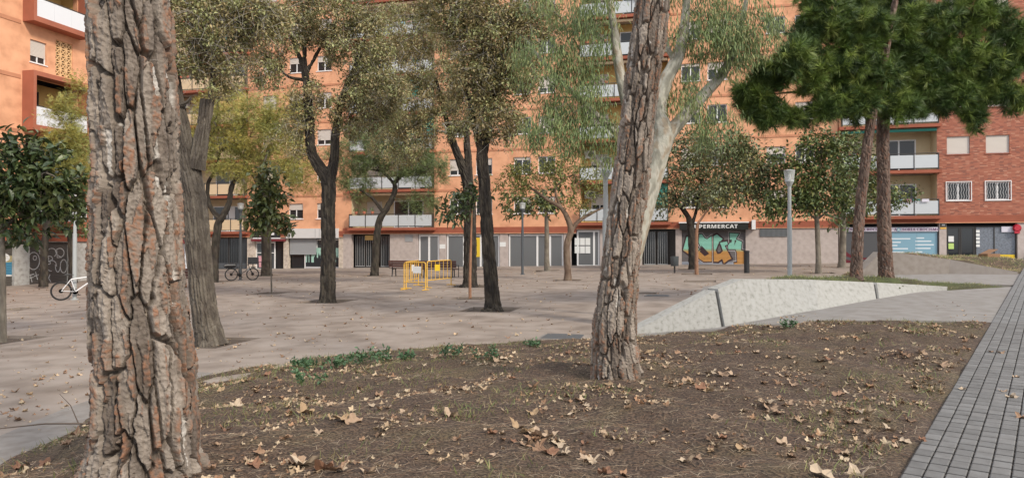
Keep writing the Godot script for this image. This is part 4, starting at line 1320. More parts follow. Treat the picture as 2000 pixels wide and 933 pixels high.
func make_leaves() -> void:
	# every leaf mesh is about one unit long, stem at the origin, pointing along +z
	var mb := MB.new()
	var leaf := func(w: float, bend: float, fold: float, steps: int) -> ArrayMesh:
		var m := MB.new()
		for i in steps:
			var t0 := float(i) / steps
			var t1 := float(i + 1) / steps
			var w0 := w * sin(PI * pow(t0, 0.8))
			var w1 := w * sin(PI * pow(t1, 0.8)) if i < steps - 1 else 0.0
			var y0 := -bend * t0 * t0
			var y1 := -bend * t1 * t1
			for s in [-1.0, 1.0]:
				var a := Vector3(0, y0, t0)
				var b := Vector3(0, y1, t1)
				var c := Vector3(s * w1, y1 + fold * w1, t1)
				var d := Vector3(s * w0, y0 + fold * w0, t0)
				if w0 == 0.0 or t0 == 0.0: m.tri(a, b, c)
				elif w1 == 0.0: m.tri(a, b, d)
				else: m.quad(a, b, c, d)
		return m.mesh()
	LEAF["oval"] = leaf.call(0.26, 0.15, 0.4, 2)
	LEAF["broad"] = leaf.call(0.24, 0.28, 0.35, 3)
	LEAF["willow"] = leaf.call(0.075, 0.35, 0.2, 3)
	# feathery leaf: a rib with small leaflets
	for i in 5:
		var z := 0.15 + 0.18 * i
		for s in [-1.0, 1.0]:
			mb.tri(Vector3(0, -0.02 * i, z), Vector3(s * 0.26, -0.05 - 0.02 * i, z + 0.05), Vector3(s * 0.10, -0.02 * i, z + 0.11))
	LEAF["feather"] = mb.mesh()
	# pine tuft
	mb = MB.new()
	var r := RandomNumberGenerator.new()
	r.seed = 3
	for i in 42:
		var a := r.randf() * TAU
		var tilt := r.randf_range(0.25, 1.25)
		var d := Vector3(cos(a) * sin(tilt), sin(a) * sin(tilt), cos(tilt))
		var side := d.cross(Vector3(r.randf() - 0.5, r.randf() - 0.5, r.randf() - 0.5)).normalized() * 0.026
		var b := Vector3(0, 0, r.randf() * 0.45)
		var l := r.randf_range(0.7, 1.0)
		var droop := Vector3(0, -0.10, 0)
		mb.tri(b - side, b + side, b + d * l + droop)
	LEAF["tuft"] = mb.mesh()
func facing(dir: Vector3, roll: float, s: Vector3) -> Basis:
	var z := dir.normalized()
	var x := Vector3.UP.cross(z)
	if x.length() < 0.05: x = Vector3.RIGHT
	x = x.normalized()
	var b := Basis(x, z.cross(x), z)
	return b.rotated(z, roll).scaled_local(s)
func rv() -> Vector3:
	var v := Vector3(rng.randf() * 2 - 1, rng.randf() * 2 - 1, rng.randf() * 2 - 1)
	while v.length_squared() > 1.0: v = Vector3(rng.randf() * 2 - 1, rng.randf() * 2 - 1, rng.randf() * 2 - 1)
	return v
func tree(label: String, group: String, base: Vector3, limbs: Array, blobs: Array, o: Dictionary) -> Node3D:
	# limbs: [[Vector4...], ...] in world space; blobs: [centre, radii, clumps]
	rng.seed = hash(label)
	var root := thing(o.get("called", "street_tree"), label, "tree", base, 0.0, group)
	var mb := MB.new()
	var nodes := []    # points twigs may spring from
	for li in limbs.size():
		var pts := []
		var length := 0.0
		for q in limbs[li]:
			pts.append(q - Vector4(base.x, base.y, base.z, 0))
		for i in pts.size() - 1: length += Vector3(pts[i].x - pts[i + 1].x, pts[i].y - pts[i + 1].y, pts[i].z - pts[i + 1].z).length()
		var res: float = o.get("res", 0.06)
		var rows := clampi(int(length / res), 4, 900)
		var seg := clampi(int(TAU * pts[0].w / res * 2.0), 7, int(o.get("seg", 40)))
		bark_tube(mb, pts, rows, seg, o.bark)
		var sp := spline(pts, 14)
		for i in sp.size():
			if i > (7 if li == 0 else 2): nodes.append([Vector3(sp[i].x, sp[i].y, sp[i].z), -1])
	var first := nodes.size()
	var cl := []
	for b in blobs:
		for i in int(b[2] * float(o.get("mul", 1.0))):
			var v := rv()
			v = v.normalized() * pow(v.length(), float(o.get("shell", 0.75)))
			cl.append(b[0] - base + Vector3(v.x * b[1].x, v.y * b[1].y, v.z * b[1].z))
	# grow twigs outwards, each from the nearest thing already there
	cl.sort_custom(func(x, y):
		var dx := 1e9
		var dy := 1e9
		for i in range(0, first, 3):
			dx = minf(dx, x.distance_squared_to(nodes[i][0])); dy = minf(dy, y.distance_squared_to(nodes[i][0]))
		return dx < dy)
	for c in cl:
		var best := 1e9
		var bi := 0
		for i in nodes.size():
			var q: Vector3 = nodes[i][0]
			var dd: float = c.distance_squared_to(q) + (0.5 if q.y > c.y + 0.3 and i < first else 0.0)
			if dd < best:
				best = dd; bi = i
		nodes.append([c, bi])
	var weight := []
	weight.resize(nodes.size())
	weight.fill(0)
	for i in range(nodes.size() - 1, first - 1, -1):
		weight[i] += 1
		weight[nodes[i][1]] += weight[i]
	var tw := MB.new()
	tw.col = o.get("twig", Color(0.16, 0.14, 0.12))
	var spread0: float = o.spread
	var thin: float = o.get("thin", 0.006)
	for i in range(first, nodes.size()):
		var a: Vector3 = nodes[nodes[i][1]][0]
		var b: Vector3 = nodes[i][0]
		var r0 := thin * sqrt(float(weight[i])) * 1.15
		tw.tube([a, a.lerp(b, 0.5) + rv() * a.distance_to(b) * 0.13 + Vector3(0, a.distance_to(b) * 0.07, 0), b], [r0, r0 * 0.8, r0 * 0.6], 5 if r0 > 0.012 else 3, false)
	for i in range(first, nodes.size()):
		for k in int(o.get("twiglets", 0)):
			var b: Vector3 = nodes[i][0] + rv() * spread0 * 0.6
			var e := b + rv() * 0.55 + Vector3(0, -0.05, 0)
			tw.tube([b, b.lerp(e, 0.5) + rv() * 0.06, e], [thin * 0.8, thin * 0.7, thin * 0.5], 3, false)
	part(root, "trunk", mb.mesh(), o.get("barkmat", M.bark))
	if tw.v.size(): part(root, "branches", tw.mesh(), M.bark).set_meta("kind", "stuff")
	var xf := []
	var cols := []
	var per: int = o.per
	var spread: float = o.spread
	var size: float = o.size
	var droop: float = o.get("droop", 0.0)
	var pal: Array = o.pal
	var skew: float = o.get("skew", 1.0)
	for i in range(first, nodes.size()):
		var c: Vector3 = nodes[i][0]
		var back: Vector3 = nodes[nodes[i][1]][0]
		var out := (c - back).normalized()
		var tone := rng.randf()
		for k in per:
			var p := c + rv() * spread
			if o.get("alongtwig", true) and k % 3 == 0: p = back.lerp(c, rng.randf_range(0.35, 1.0)) + rv() * spread * 0.5
			var dir := out * 0.5 + rv() * 1.1 + Vector3(0, -droop, 0)
			var s := size * rng.randf_range(0.65, 1.25)
			xf.append(Transform3D(facing(dir, rng.randf_range(-0.9, 0.9), Vector3(s, s, s)), p))
			var ti := clampf(pow(tone, skew) * 0.68 + rng.randf() * 0.32, 0, 0.999) * (pal.size() - 1)
			var cc: Color = pal[int(ti)].lerp(pal[int(ti) + 1], ti - int(ti)) * rng.randf_range(0.75, 1.25)
			cols.append(cc)
	if xf.size(): scatter(root, "crown", LEAF[o.leaf], o.leafmat, xf, cols)
	return root
func W(px: float, py: float, d: float, r: float) -> Vector4:
	var p := P(px, py, d)
	return Vector4(p.x, p.y, p.z, r)
func Lm(d: float, list: Array) -> Array:
	# [px, py, radius, extra depth]
	var o := []
	for q in list: o.append(W(q[0], q[1], d + (q[3] if q.size() > 3 else 0.0), q[2]))
	return o
func Bl(d: float, list: Array, deepr := 1.0) -> Array:
	# [px, py, half width px, half height px, clumps, extra depth]
	var o := []
	for q in list:
		var dd: float = d + (q[5] if q.size() > 5 else 0.0)
		o.append([P(q[0], q[1], dd), Vector3(q[2] / FPX * dd, q[3] / FPX * dd, (q[2] + q[3]) * 0.5 * deepr / FPX * dd), q[4]])
	return o
func build_trees() -> void:
	make_leaves()
	var g := "trees in the square"
	var pinecols := [Color(0.112, 0.088, 0.07), Color(0.275, 0.232, 0.192), Color(0.20, 0.098, 0.055), Color(0.46, 0.43, 0.39)]
	var redcols := [Color(0.075, 0.05, 0.04), Color(0.165, 0.115, 0.09), Color(0.16, 0.07, 0.042), Color(0.24, 0.19, 0.16)]
	var needles := [Color(0.02, 0.042, 0.011), Color(0.055, 0.10, 0.02), Color(0.15, 0.22, 0.042), Color(0.36, 0.42, 0.11)]
	# the big pine in front
	var big := pinekind(401, 0.088, 0.185, 0.07, pinecols)
	var prof := [[282, 950, 0.40], [284, 915, 0.365], [286, 880, 0.347], [287, 820, 0.338], [281, 700, 0.325], [270, 600, 0.312], [268, 500, 0.292], [266, 400, 0.275], [265, 300, 0.27], [260, 200, 0.279], [256, 100, 0.267], [250, 0, 0.268], [246, -120, 0.262], [252, -600, 0.24], [275, -1300, 0.20], [300, -2000, 0.15]]
	var pts := []
	for q in prof: pts.append(W(q[0], q[1], 4.4, q[2] * 0.86))
	var top := Vector3(pts[-1].x, pts[-1].y, pts[-1].z)
	var cb := []
	for q in [[0, 0, 0], [1.6, 0.3, -0.8], [-1.5, 0.2, 0.7], [0.3, 0.5, 1.7], [-0.4, 0.4, -1.7]]: cb.append([top + Vector3(q[0], q[1], q[2]), Vector3(1.1, 0.6, 1.1), 45])
	tree("thick pine with deeply cracked grey and rust bark, in the left foreground", "pines", Vector3(pts[1].x, pts[1].y, pts[1].z), [pts], cb, {"called": "pine_tree", "bark": big, "barkmat": M.pinebark, "res": 0.0105, "seg": 330, "leaf": "tuft", "leafmat": M.needle, "per": 5, "spread": 0.16, "size": 0.16, "pal": needles, "twig": Color(0.12, 0.08, 0.06)})
	# the slimmer pine
	var big2 := pinekind(433, 0.075, 0.2, 0.055, pinecols)
	prof = [[1208, 765, 0.36], [1208, 742, 0.315], [1205, 715, 0.285], [1203, 650, 0.26], [1207, 590, 0.236], [1217, 500, 0.214], [1229, 400, 0.208], [1242, 300, 0.204], [1254, 200, 0.201], [1266, 100, 0.206], [1279, 0, 0.208], [1300, -200, 0.20], [1330, -600, 0.17], [1340, -1000, 0.12]]
	pts = []
	for q in prof: pts.append(W(q[0] - 3, q[1], 7.6, q[2] * 0.88))
	top = Vector3(pts[-1].x, pts[-1].y, pts[-1].z)
	cb = []
	for q in [[0, 0, 0], [1.5, 0.3, -0.8], [-1.4, 0.2, 0.7], [0.3, 0.5, 1.5]]: cb.append([top + Vector3(q[0], q[1], q[2]), Vector3(1.1, 0.6, 1.1), 40])
	tree("leaning pine with plated bark and a knot, in the middle of the earth mound", "pines", Vector3(pts[1].x, pts[1].y, pts[1].z), [pts], cb, {"called": "pine_tree", "bark": big2, "barkmat": M.pinebark, "res": 0.013, "seg": 220, "leaf": "tuft", "leafmat": M.needle, "per": 5, "spread": 0.16, "size": 0.16, "pal": needles, "twig": Color(0.12, 0.08, 0.06)})
	# two small pines on the grass mound
	var small := pinekind(455, 0.06, 0.3, 0.026, redcols)
	var D := 16.6
	var pl := [Lm(D, [[1671, 546, 0.165], [1673, 530, 0.135], [1678, 440, 0.118], [1690, 330, 0.112], [1703, 240, 0.105], [1722, 150, 0.09], [1745, 40, 0.07], [1765, -80, 0.04]]),
		Lm(D, [[1705, 225, 0.05, 0.1], [1640, 190, 0.035, 0.3], [1570, 178, 0.026, 0.4], [1500, 185, 0.012, 0.5]]), Lm(D, [[1720, 150, 0.05], [1640, 100, 0.04, 0.5], [1580, 60, 0.02, 0.9]])]
	tree("slender leaning pine on the grass, left of the right-hand pair", "pines", P(1671, 541, D), pl, Bl(D, [[1465, 190, 26, 24, 26], [1500, 150, 26, 34, 34], [1510, 222, 34, 22, 34], [1475, 215, 22, 20, 16], [1545, 120, 26, 34, 36, -0.5], [1560, 228, 24, 14, 16], [1600, 150, 40, 36, 56], [1575, 80, 30, 30, 34], [1620, 205, 34, 30, 44], [1665, 200, 34, 28, 40], [1650, 130, 40, 40, 56], [1620, 35, 45, 35, 50], [1690, 70, 50, 50, 70], [1600, -10, 40, 20, 20]]),
		{"called": "pine_tree", "bark": small, "barkmat": M.pinebark, "res": 0.024, "seg": 60, "leaf": "tuft", "leafmat": M.needle, "per": 6, "spread": 0.15, "size": 0.26, "skew": 1.35, "pal": needles, "thin": 0.004, "twig": Color(0.10, 0.075, 0.06)})
	D = 17.3
	pl = [Lm(D, [[1731, 548, 0.20], [1731, 530, 0.17], [1728, 440, 0.152], [1727, 330, 0.145], [1727, 240, 0.14], [1735, 130, 0.12], [1750, 20, 0.09], [1760, -100, 0.05]]),
		Lm(D, [[1732, 170, 0.05, 0.1], [1800, 135, 0.04, 0.3], [1870, 120, 0.03, 0.4], [1940, 130, 0.012, 0.5]]), Lm(D, [[1733, 150, 0.06], [1800, 190, 0.045, 0.6], [1860, 195, 0.03, 0.9]]), Lm(D, [[1740, 70, 0.05], [1820, 30, 0.035, 0.3], [1920, 40, 0.02, 0.5]])]
	tree("straight reddish-barked pine on the grass, right of the right-hand pair", "pines", P(1731, 541, D), pl, Bl(D, [[1700, 190, 34, 28, 40, -0.5], [1755, 205, 30, 24, 32, -0.5], [1725, 150, 40, 34, 40, -0.6], [1800, 195, 34, 28, 40], [1785, 135, 46, 38, 60], [1845, 190, 30, 32, 36], [1860, 140, 40, 36, 50], [1905, 110, 44, 40, 60], [1890, 175, 30, 22, 26], [1945, 175, 30, 30, 34], [1965, 130, 36, 30, 40], [1990, 75, 40, 50, 60], [1830, 60, 50, 50, 80], [1750, 40, 50, 50, 70], [1910, 20, 60, 42, 70], [1905, 225, 14, 24, 16], [1885, 210, 14, 12, 8], [1760, 95, 46, 40, 60], [2060, 120, 60, 90, 50], [1690, 20, 50, 40, 50], [1990, 190, 24, 24, 20]]),
		{"called": "pine_tree", "bark": small, "barkmat": M.pinebark, "res": 0.024, "seg": 60, "leaf": "tuft", "leafmat": M.needle, "per": 6, "spread": 0.15, "size": 0.26, "skew": 1.35, "pal": needles, "thin": 0.004, "twig": Color(0.10, 0.075, 0.06)})
	# furrowed-bark trees with thin olive crowns
	var elm := barkkind(501, 0.06, 0.10, 0.026, [Color(0.07, 0.057, 0.045), Color(0.09, 0.074, 0.058), Color(0.115, 0.096, 0.075), Color(0.135, 0.115, 0.09)])
	var dk := barkkind(502, 0.07, 0.12, 0.034, [Color(0.02, 0.016, 0.0125), Color(0.03, 0.024, 0.0185), Color(0.042, 0.034, 0.026), Color(0.06, 0.05, 0.037)])
	var epal := [Color(0.10, 0.10, 0.045), Color(0.19, 0.18, 0.08), Color(0.36, 0.275, 0.14), Color(0.27, 0.295, 0.125), Color(0.42, 0.43, 0.20)]
	var eo := {"bark": dk, "res": 0.026, "seg": 80, "leaf": "oval", "leafmat": M.elmleaf, "per": 58, "spread": 0.27, "size": 0.1, "mul": 1.3, "pal": epal, "twig": Color(0.42, 0.39, 0.345), "thin": 0.0042, "twiglets": 3}
	var eb := eo.duplicate()
	eb.bark = elm; eb.res = 0.014; eb.seg = 150; eb.per = 55; eb.spread = 0.2; eb.size = 0.075; eb.mul = 1.5
	D = gd(405, 668)
	tree("furrowed grey tree with a sawn-off limb just right of the thick pine", g, GP(405, D), [
		Lm(D, [[412, 676, 0.30], [408, 655, 0.265], [400, 610, 0.235], [388, 500, 0.228], [378, 400, 0.235], [366, 330, 0.21], [352, 250, 0.16], [335, 150, 0.13], [320, 0, 0.10]]),
		Lm(D, [[380, 330, 0.17], [390, 280, 0.145], [398, 235, 0.125], [403, 194, 0.125]]), Lm(D, [[408, 205, 0.05], [414, 150, 0.055], [420, 80, 0.05], [428, -20, 0.04], [440, -140, 0.02]]), Lm(D, [[350, 205, 0.04, -0.1], [365, 198, 0.035, -0.1], [372, 188, 0.03, -0.1]])],
		Bl(D, [[420, 60, 75, 60, 60], [470, 20, 60, 50, 40], [380, 100, 40, 60, 34], [430, 150, 40, 40, 16], [350, 20, 50, 60, 24], [520, 40, 40, 40, 20], [420, -80, 120, 60, 40]]), eb)
	D = gd(640, 588)
	tree("dark-trunked forked tree standing alone in front of the white fascia shop", g, GP(640, D), [
		Lm(D, [[639, 592, 0.30], [640, 575, 0.255], [641, 500, 0.235], [640, 420, 0.225], [640, 355, 0.23], [622, 325, 0.19], [607, 295, 0.165], [603, 230, 0.15], [597, 160, 0.13], [590, 120, 0.11]]),
		Lm(D, [[641, 365, 0.19], [652, 310, 0.15], [655, 260, 0.14], [668, 190, 0.11], [700, 110, 0.07], [720, 40, 0.04]]),
		Lm(D, [[592, 130, 0.09], [575, 90, 0.06], [556, 40, 0.035]]), Lm(D, [[594, 125, 0.08], [592, 70, 0.06], [588, 0, 0.03]]), Lm(D, [[598, 140, 0.07], [625, 90, 0.05], [650, 50, 0.03]]), Lm(D, [[600, 155, 0.07], [560, 148, 0.05], [520, 110, 0.035], [480, 90, 0.02]])],
		Bl(D, [[560, 60, 75, 55, 75], [640, 40, 70, 50, 80], [520, 130, 45, 40, 34], [700, 90, 65, 70, 115], [740, 180, 60, 60, 100], [690, 220, 50, 50, 60], [600, 200, 40, 50, 28], [570, 270, 50, 40, 20], [640, -40, 130, 50, 60]]), eo)
	D = gd(917, 558)
	tree("twin-stemmed dark tree behind the thin brown stake, left of centre", g, GP(917, D), [
		Lm(D, [[917, 563, 0.42], [918, 550, 0.30], [918, 480, 0.27], [917, 400, 0.25], [912, 350, 0.24], [893, 300, 0.17], [880, 265, 0.14], [868, 220, 0.10], [850, 150, 0.07]]), Lm(D, [[915, 365, 0.19], [914, 310, 0.16], [912, 260, 0.12], [925, 180, 0.08], [920, 90, 0.04]])],
		Bl(D, [[780, 60, 75, 60, 100], [850, 130, 75, 65, 115], [790, 200, 70, 60, 115], [860, 240, 55, 45, 60], [920, 200, 60, 60, 75], [880, 50, 70, 50, 80], [780, 280, 65, 40, 60]]), eo)
	D = gd(960, 604)
	tree("tall straight dark tree with flared roots, right of the yellow barriers", g, GP(960, D), [
		Lm(D, [[962, 610, 0.34], [962, 592, 0.215], [957, 520, 0.185], [951, 440, 0.172], [946, 360, 0.165], [942, 300, 0.155], [955, 230, 0.12], [975, 150, 0.09], [990, 60, 0.05]]), Lm(D, [[945, 320, 0.10], [930, 260, 0.08], [915, 190, 0.06], [900, 100, 0.035]]), Lm(D, [[968, 180, 0.06], [1010, 120, 0.045], [1040, 60, 0.025]])],
		Bl(D, [[960, 60, 85, 60, 120], [1000, 140, 60, 60, 70], [930, 160, 60, 60, 75], [1040, 40, 60, 50, 50], [970, 240, 55, 45, 50], [890, 20, 70, 50, 70], [940, -40, 120, 40, 50]]), eo)
	# feathery yellow-green trees further back
	var ypal := [Color(0.19, 0.225, 0.075), Color(0.27, 0.285, 0.085), Color(0.36, 0.33, 0.085), Color(0.40, 0.31, 0.07)]
	var gpal := [Color(0.10, 0.145, 0.06), Color(0.155, 0.205, 0.08), Color(0.205, 0.24, 0.09)]
	var yo := {"bark": dk, "res": 0.09, "seg": 18, "leaf": "feather", "leafmat": M.softleaf, "per": 44, "spread": 0.42, "size": 0.22, "mul": 1.25, "pal": ypal, "thin": 0.006, "twig": Color(0.10, 0.085, 0.07)}
	D = gd(420, 550)
	tree("dark forked tree with feathery yellow-green crown behind the sawn-off tree", g, GP(420, D), [Lm(D, [[417, 555, 0.26], [418, 500, 0.22], [425, 440, 0.2], [432, 425, 0.19], [445, 400, 0.15], [455, 355, 0.13], [485, 325, 0.09], [520, 335, 0.05]]), Lm(D, [[430, 430, 0.14], [408, 400, 0.12], [405, 360, 0.1], [420, 330, 0.08], [430, 290, 0.05]])],
		Bl(D, [[440, 210, 60, 50, 70], [500, 260, 60, 50, 75], [450, 310, 60, 40, 60], [540, 220, 50, 45, 50], [400, 280, 40, 50, 40], [560, 310, 50, 40, 30]]), yo)
	D = gd(520, 538)
	tree("thick-trunked tree hidden behind the leafy sapling, before the small shop", g, GP(520, D), [Lm(D, [[520, 542, 0.38], [520, 520, 0.32], [519, 450, 0.29], [517, 390, 0.26], [515, 330, 0.2], [530, 270, 0.12], [545, 210, 0.07]]), Lm(D, [[517, 380, 0.15], [480, 320, 0.1], [460, 280, 0.06]]), Lm(D, [[517, 370, 0.15], [560, 320, 0.1], [590, 290, 0.05]])],
		Bl(D, [[530, 300, 70, 50, 80], [480, 350, 40, 30, 24], [590, 340, 50, 40, 44], [570, 250, 50, 40, 44]]), yo)
	yo = yo.duplicate()
	yo.pal = gpal
	D = gd(732, 538)
	tree("crooked grey tree with a flat green crown, left of the benches", g, GP(732, D), [Lm(D, [[731, 542, 0.27], [732, 520, 0.24], [735, 470, 0.21], [741, 430, 0.2], [756, 405, 0.17], [770, 375, 0.16], [772, 355, 0.13], [790, 340, 0.08], [815, 330, 0.05]]), Lm(D, [[771, 360, 0.1], [745, 335, 0.07], [710, 330, 0.04]]), Lm(D, [[748, 415, 0.12], [725, 385, 0.09], [700, 370, 0.05]])],
		Bl(D, [[720, 300, 60, 40, 75], [790, 310, 60, 40, 75], [760, 260, 70, 40, 75], [840, 330, 40, 40, 44], [700, 360, 35, 30, 30], [820, 400, 40, 20, 16], [650, 330, 30, 40, 24]]), yo)
	# pale smooth eucalyptus behind the slim pine
	var gum := barkkind(521, 0.3, 0.25, 0.004, [Color(0.23, 0.22, 0.18), Color(0.36, 0.35, 0.29), Color(0.42, 0.40, 0.34), Color(0.30, 0.25, 0.185)])
	D = 15.2
	tree("smooth pale eucalyptus with drooping leaves behind the leaning pine", g, GP(1205, D), [
		Lm(D, [[1203, 660, 0.34], [1206, 630, 0.30], [1218, 550, 0.27], [1238, 470, 0.255], [1260, 390, 0.245], [1283, 310, 0.23], [1296, 265, 0.22], [1287, 215, 0.17], [1300, 160, 0.15], [1325, 110, 0.13], [1338, 50, 0.10], [1345, -40, 0.06]]),
		Lm(D, [[1298, 270, 0.17], [1330, 235, 0.14, 0.1], [1375, 185, 0.125, 0.2], [1415, 140, 0.10, 0.3], [1440, 80, 0.08, 0.3], [1460, 0, 0.05, 0.4]]),
		Lm(D, [[1262, 370, 0.13, 0.1], [1235, 250, 0.11, 0.2], [1215, 160, 0.11, 0.2], [1203, 80, 0.10, 0.2], [1190, -20, 0.06, 0.2]]), Lm(D, [[1218, 175, 0.05, 0.2], [1232, 130, 0.05, 0.1], [1240, 70, 0.03, 0.1]]), Lm(D, [[1318, 118, 0.06], [1305, 90, 0.05, -0.1], [1298, 40, 0.03, -0.2]]),
		Lm(D, [[1225, 280, 0.07, 0.2], [1130, 190, 0.06, 0.5], [1070, 130, 0.05, 0.6], [1030, 80, 0.03, 0.7]])],
		Bl(D, [[1120, 190, 65, 60, 60], [1060, 120, 60, 60, 44], [1150, 90, 55, 60, 44], [1090, 260, 70, 45, 48], [1180, 280, 40, 50, 28], [1370, 60, 70, 55, 60], [1430, 90, 50, 60, 50], [1330, 180, 40, 60, 26], [1400, 250, 45, 45, 20], [1480, 60, 45, 60, 40], [1120, 10, 100, 45, 50], [1380, -30, 110, 50, 50]]),
		{"bark": gum, "res": 0.04, "seg": 50, "leaf": "willow", "leafmat": M.softleaf, "per": 52, "spread": 0.33, "size": 0.125, "pal": [Color(0.08, 0.115, 0.045), Color(0.12, 0.17, 0.062), Color(0.19, 0.245, 0.09), Color(0.28, 0.25, 0.10)], "droop": 1.4, "thin": 0.004, "twig": Color(0.2, 0.17, 0.13)})
	# glossy broad-leaved trees
	var mag := barkkind(541, 0.08, 0.3, 0.004, [Color(0.14, 0.12, 0.095), Color(0.18, 0.155, 0.12), Color(0.21, 0.185, 0.15)])
	var mpal := [Color(0.025, 0.045, 0.018), Color(0.045, 0.07, 0.025), Color(0.075, 0.10, 0.03), Color(0.13, 0.13, 0.045)]
	var mo := {"bark": mag, "res": 0.06, "seg": 16, "leaf": "broad", "leafmat": M.glossleaf, "per": 9, "spread": 0.3, "size": 0.2, "pal": mpal, "thin": 0.005, "twig": Color(0.13, 0.11, 0.09)}
	D = gd(5, 665)
	tree("thin-trunked tree with dark glossy leaves at the far left edge", g, GP(5, D), [Lm(D, [[5, 668, 0.075], [5, 600, 0.062], [3, 500, 0.058], [0, 420, 0.052], [-5, 340, 0.04], [-5, 280, 0.02]]), Lm(D, [[2, 450, 0.035], [40, 415, 0.028], [80, 385, 0.018]]), Lm(D, [[1, 420, 0.03], [30, 370, 0.025], [90, 340, 0.015]])],
		Bl(D, [[20, 330, 55, 40, 50], [90, 365, 62, 30, 56], [30, 400, 60, 32, 50], [110, 400, 48, 26, 30], [40, 450, 45, 18, 20], [-40, 360, 50, 90, 50], [100, 300, 40, 20, 14], [30, 285, 40, 20, 16], [140, 350, 25, 15, 10]]), mo)
	D = 36.5
	tree("bushy tree behind the left lamp post, in front of the sprayed shutter", g, GP(140, D), [Lm(D, [[141, 552, 0.24], [141, 540, 0.20], [139, 480, 0.18], [132, 455, 0.15], [110, 435, 0.10], [90, 415, 0.05]]), Lm(D, [[139, 470, 0.12], [150, 430, 0.09], [155, 380, 0.05]])], Bl(D, [[120, 400, 45, 40, 40], [150, 360, 40, 50, 40], [90, 430, 35, 25, 20], [150, 440, 28, 20, 12]]), {"bark": dk, "res": 0.09, "seg": 18, "leaf": "broad", "leafmat": M.glossleaf, "per": 16, "spread": 0.4, "size": 0.2, "pal": [Color(0.07, 0.10, 0.035), Color(0.10, 0.14, 0.045), Color(0.13, 0.17, 0.06)], "thin": 0.006})
	var yl := yo.duplicate()
	yl.pal = ypal
	D = 34.0
	tree("yellowing feathery tree rising behind the glossy tree at the left", g, GP(88, D), [Lm(D, [[84, 560, 0.2], [86, 480, 0.17], [95, 400, 0.14], [110, 330, 0.09], [125, 280, 0.05]])], Bl(D, [[130, 280, 45, 35, 60], [100, 320, 40, 30, 40], [150, 330, 30, 40, 34], [140, 190, 20, 50, 14], [120, 225, 35, 25, 20]]), yl)
	mo = mo.duplicate()
	mo.size = 0.27; mo.spread = 0.34; mo.per = 13; mo.pal = [Color(0.04, 0.065, 0.022), Color(0.08, 0.105, 0.035), Color(0.14, 0.16, 0.05), Color(0.24, 0.22, 0.07)]
	D = gd(530, 572)
	tree("leafy sapling on a thin pole before the small shop", g, GP(530, D), [Lm(D, [[530, 573, 0.035], [529, 520, 0.03], [527, 440, 0.028], [525, 360, 0.018], [524, 320, 0.01]])], Bl(D, [[520, 432, 36, 22, 26], [527, 385, 34, 26, 28], [520, 345, 24, 22, 14], [552, 437, 18, 14, 10], [500, 405, 18, 16, 8]]), mo)
	D = gd(918, 582)
	tree("thin brown-stemmed sapling between the two dark trunks at centre", g, GP(918, D), [Lm(D, [[918, 583, 0.05], [918, 540, 0.045], [920, 460, 0.035], [922, 400, 0.02]])], Bl(D, [[900, 400, 35, 25, 22], [935, 380, 25, 25, 10], [880, 420, 20, 18, 8]]), {"bark": barkkind(560, 0.1, 0.3, 0.003, [Color(0.26, 0.13, 0.075), Color(0.32, 0.17, 0.10)]), "res": 0.05, "seg": 12, "leaf": "broad", "leafmat": M.glossleaf, "per": 12, "spread": 0.3, "size": 0.2, "pal": mpal, "thin": 0.005})
	D = gd(1068, 528)
	tree("slim upright young tree in front of the white-framed double doors", g, GP(1068, D), [Lm(D, [[1069, 531, 0.2], [1068, 500, 0.15], [1068, 450, 0.14], [1066, 410, 0.1], [1060, 370, 0.05]])], Bl(D, [[1050, 400, 45, 28, 40], [1000, 400, 30, 28, 26], [1085, 380, 35, 30, 26]]), mo)
	var oo := mo.duplicate()
	oo.leaf = "oval"; oo.leafmat = M.elmleaf; oo.size = 0.14; oo.per = 26; oo.spread = 0.4
	oo.pal = [Color(0.10, 0.13, 0.04), Color(0.17, 0.19, 0.055), Color(0.25, 0.23, 0.06)]
	oo.bark = barkkind(565, 0.06, 0.2, 0.01, [Color(0.12, 0.08, 0.055), Color(0.16, 0.11, 0.08), Color(0.19, 0.14, 0.10)])
	D = gd(1109, 547)
	tree("small forked tree with sparse yellow-olive leaves left of the leaning pine", g, GP(1109, D), [Lm(D, [[1109, 550, 0.2], [1109, 530, 0.16], [1107, 480, 0.15], [1115, 450, 0.145], [1108, 425, 0.12], [1095, 405, 0.1], [1070, 390, 0.08], [1035, 365, 0.05]]), Lm(D, [[1115, 452, 0.11], [1130, 432, 0.09], [1158, 415, 0.06], [1180, 405, 0.03]]), Lm(D, [[1095, 405, 0.07], [1085, 370, 0.05], [1105, 345, 0.03]])],
		Bl(D, [[1040, 345, 50, 30, 44], [1100, 330, 50, 30, 44], [1150, 360, 35, 30, 24], [1090, 290, 50, 30, 24], [1000, 360, 35, 35, 26], [1130, 400, 30, 20, 12]]), oo)
	D = gd(1352, 525)
	var so := oo.duplicate()
	so.leaf = "broad"; so.leafmat = M.glossleaf; so.size = 0.22; so.per = 25; so.spread = 0.7; so.pal = [Color(0.07, 0.09, 0.045), Color(0.12, 0.145, 0.07), Color(0.18, 0.19, 0.085), Color(0.29, 0.26, 0.07)]
	so.bark = dk
	tree("dark-trunked tree in front of the left half of the supermarket shutter", g, GP(1352, D), [Lm(D, [[1353, 528, 0.26], [1352, 500, 0.22], [1350, 450, 0.2], [1345, 425, 0.17], [1325, 395, 0.11], [1312, 370, 0.06]]), Lm(D, [[1350, 445, 0.12], [1362, 405, 0.09], [1370, 350, 0.06]])],
		Bl(D, [[1330, 375, 45, 30, 40], [1385, 380, 50, 32, 50], [1335, 315, 50, 38, 46], [1400, 310, 65, 42, 66], [1305, 400, 25, 18, 10], [1360, 275, 50, 20, 24]]), so)
	D = gd(1361, 535)
	so = so.duplicate()
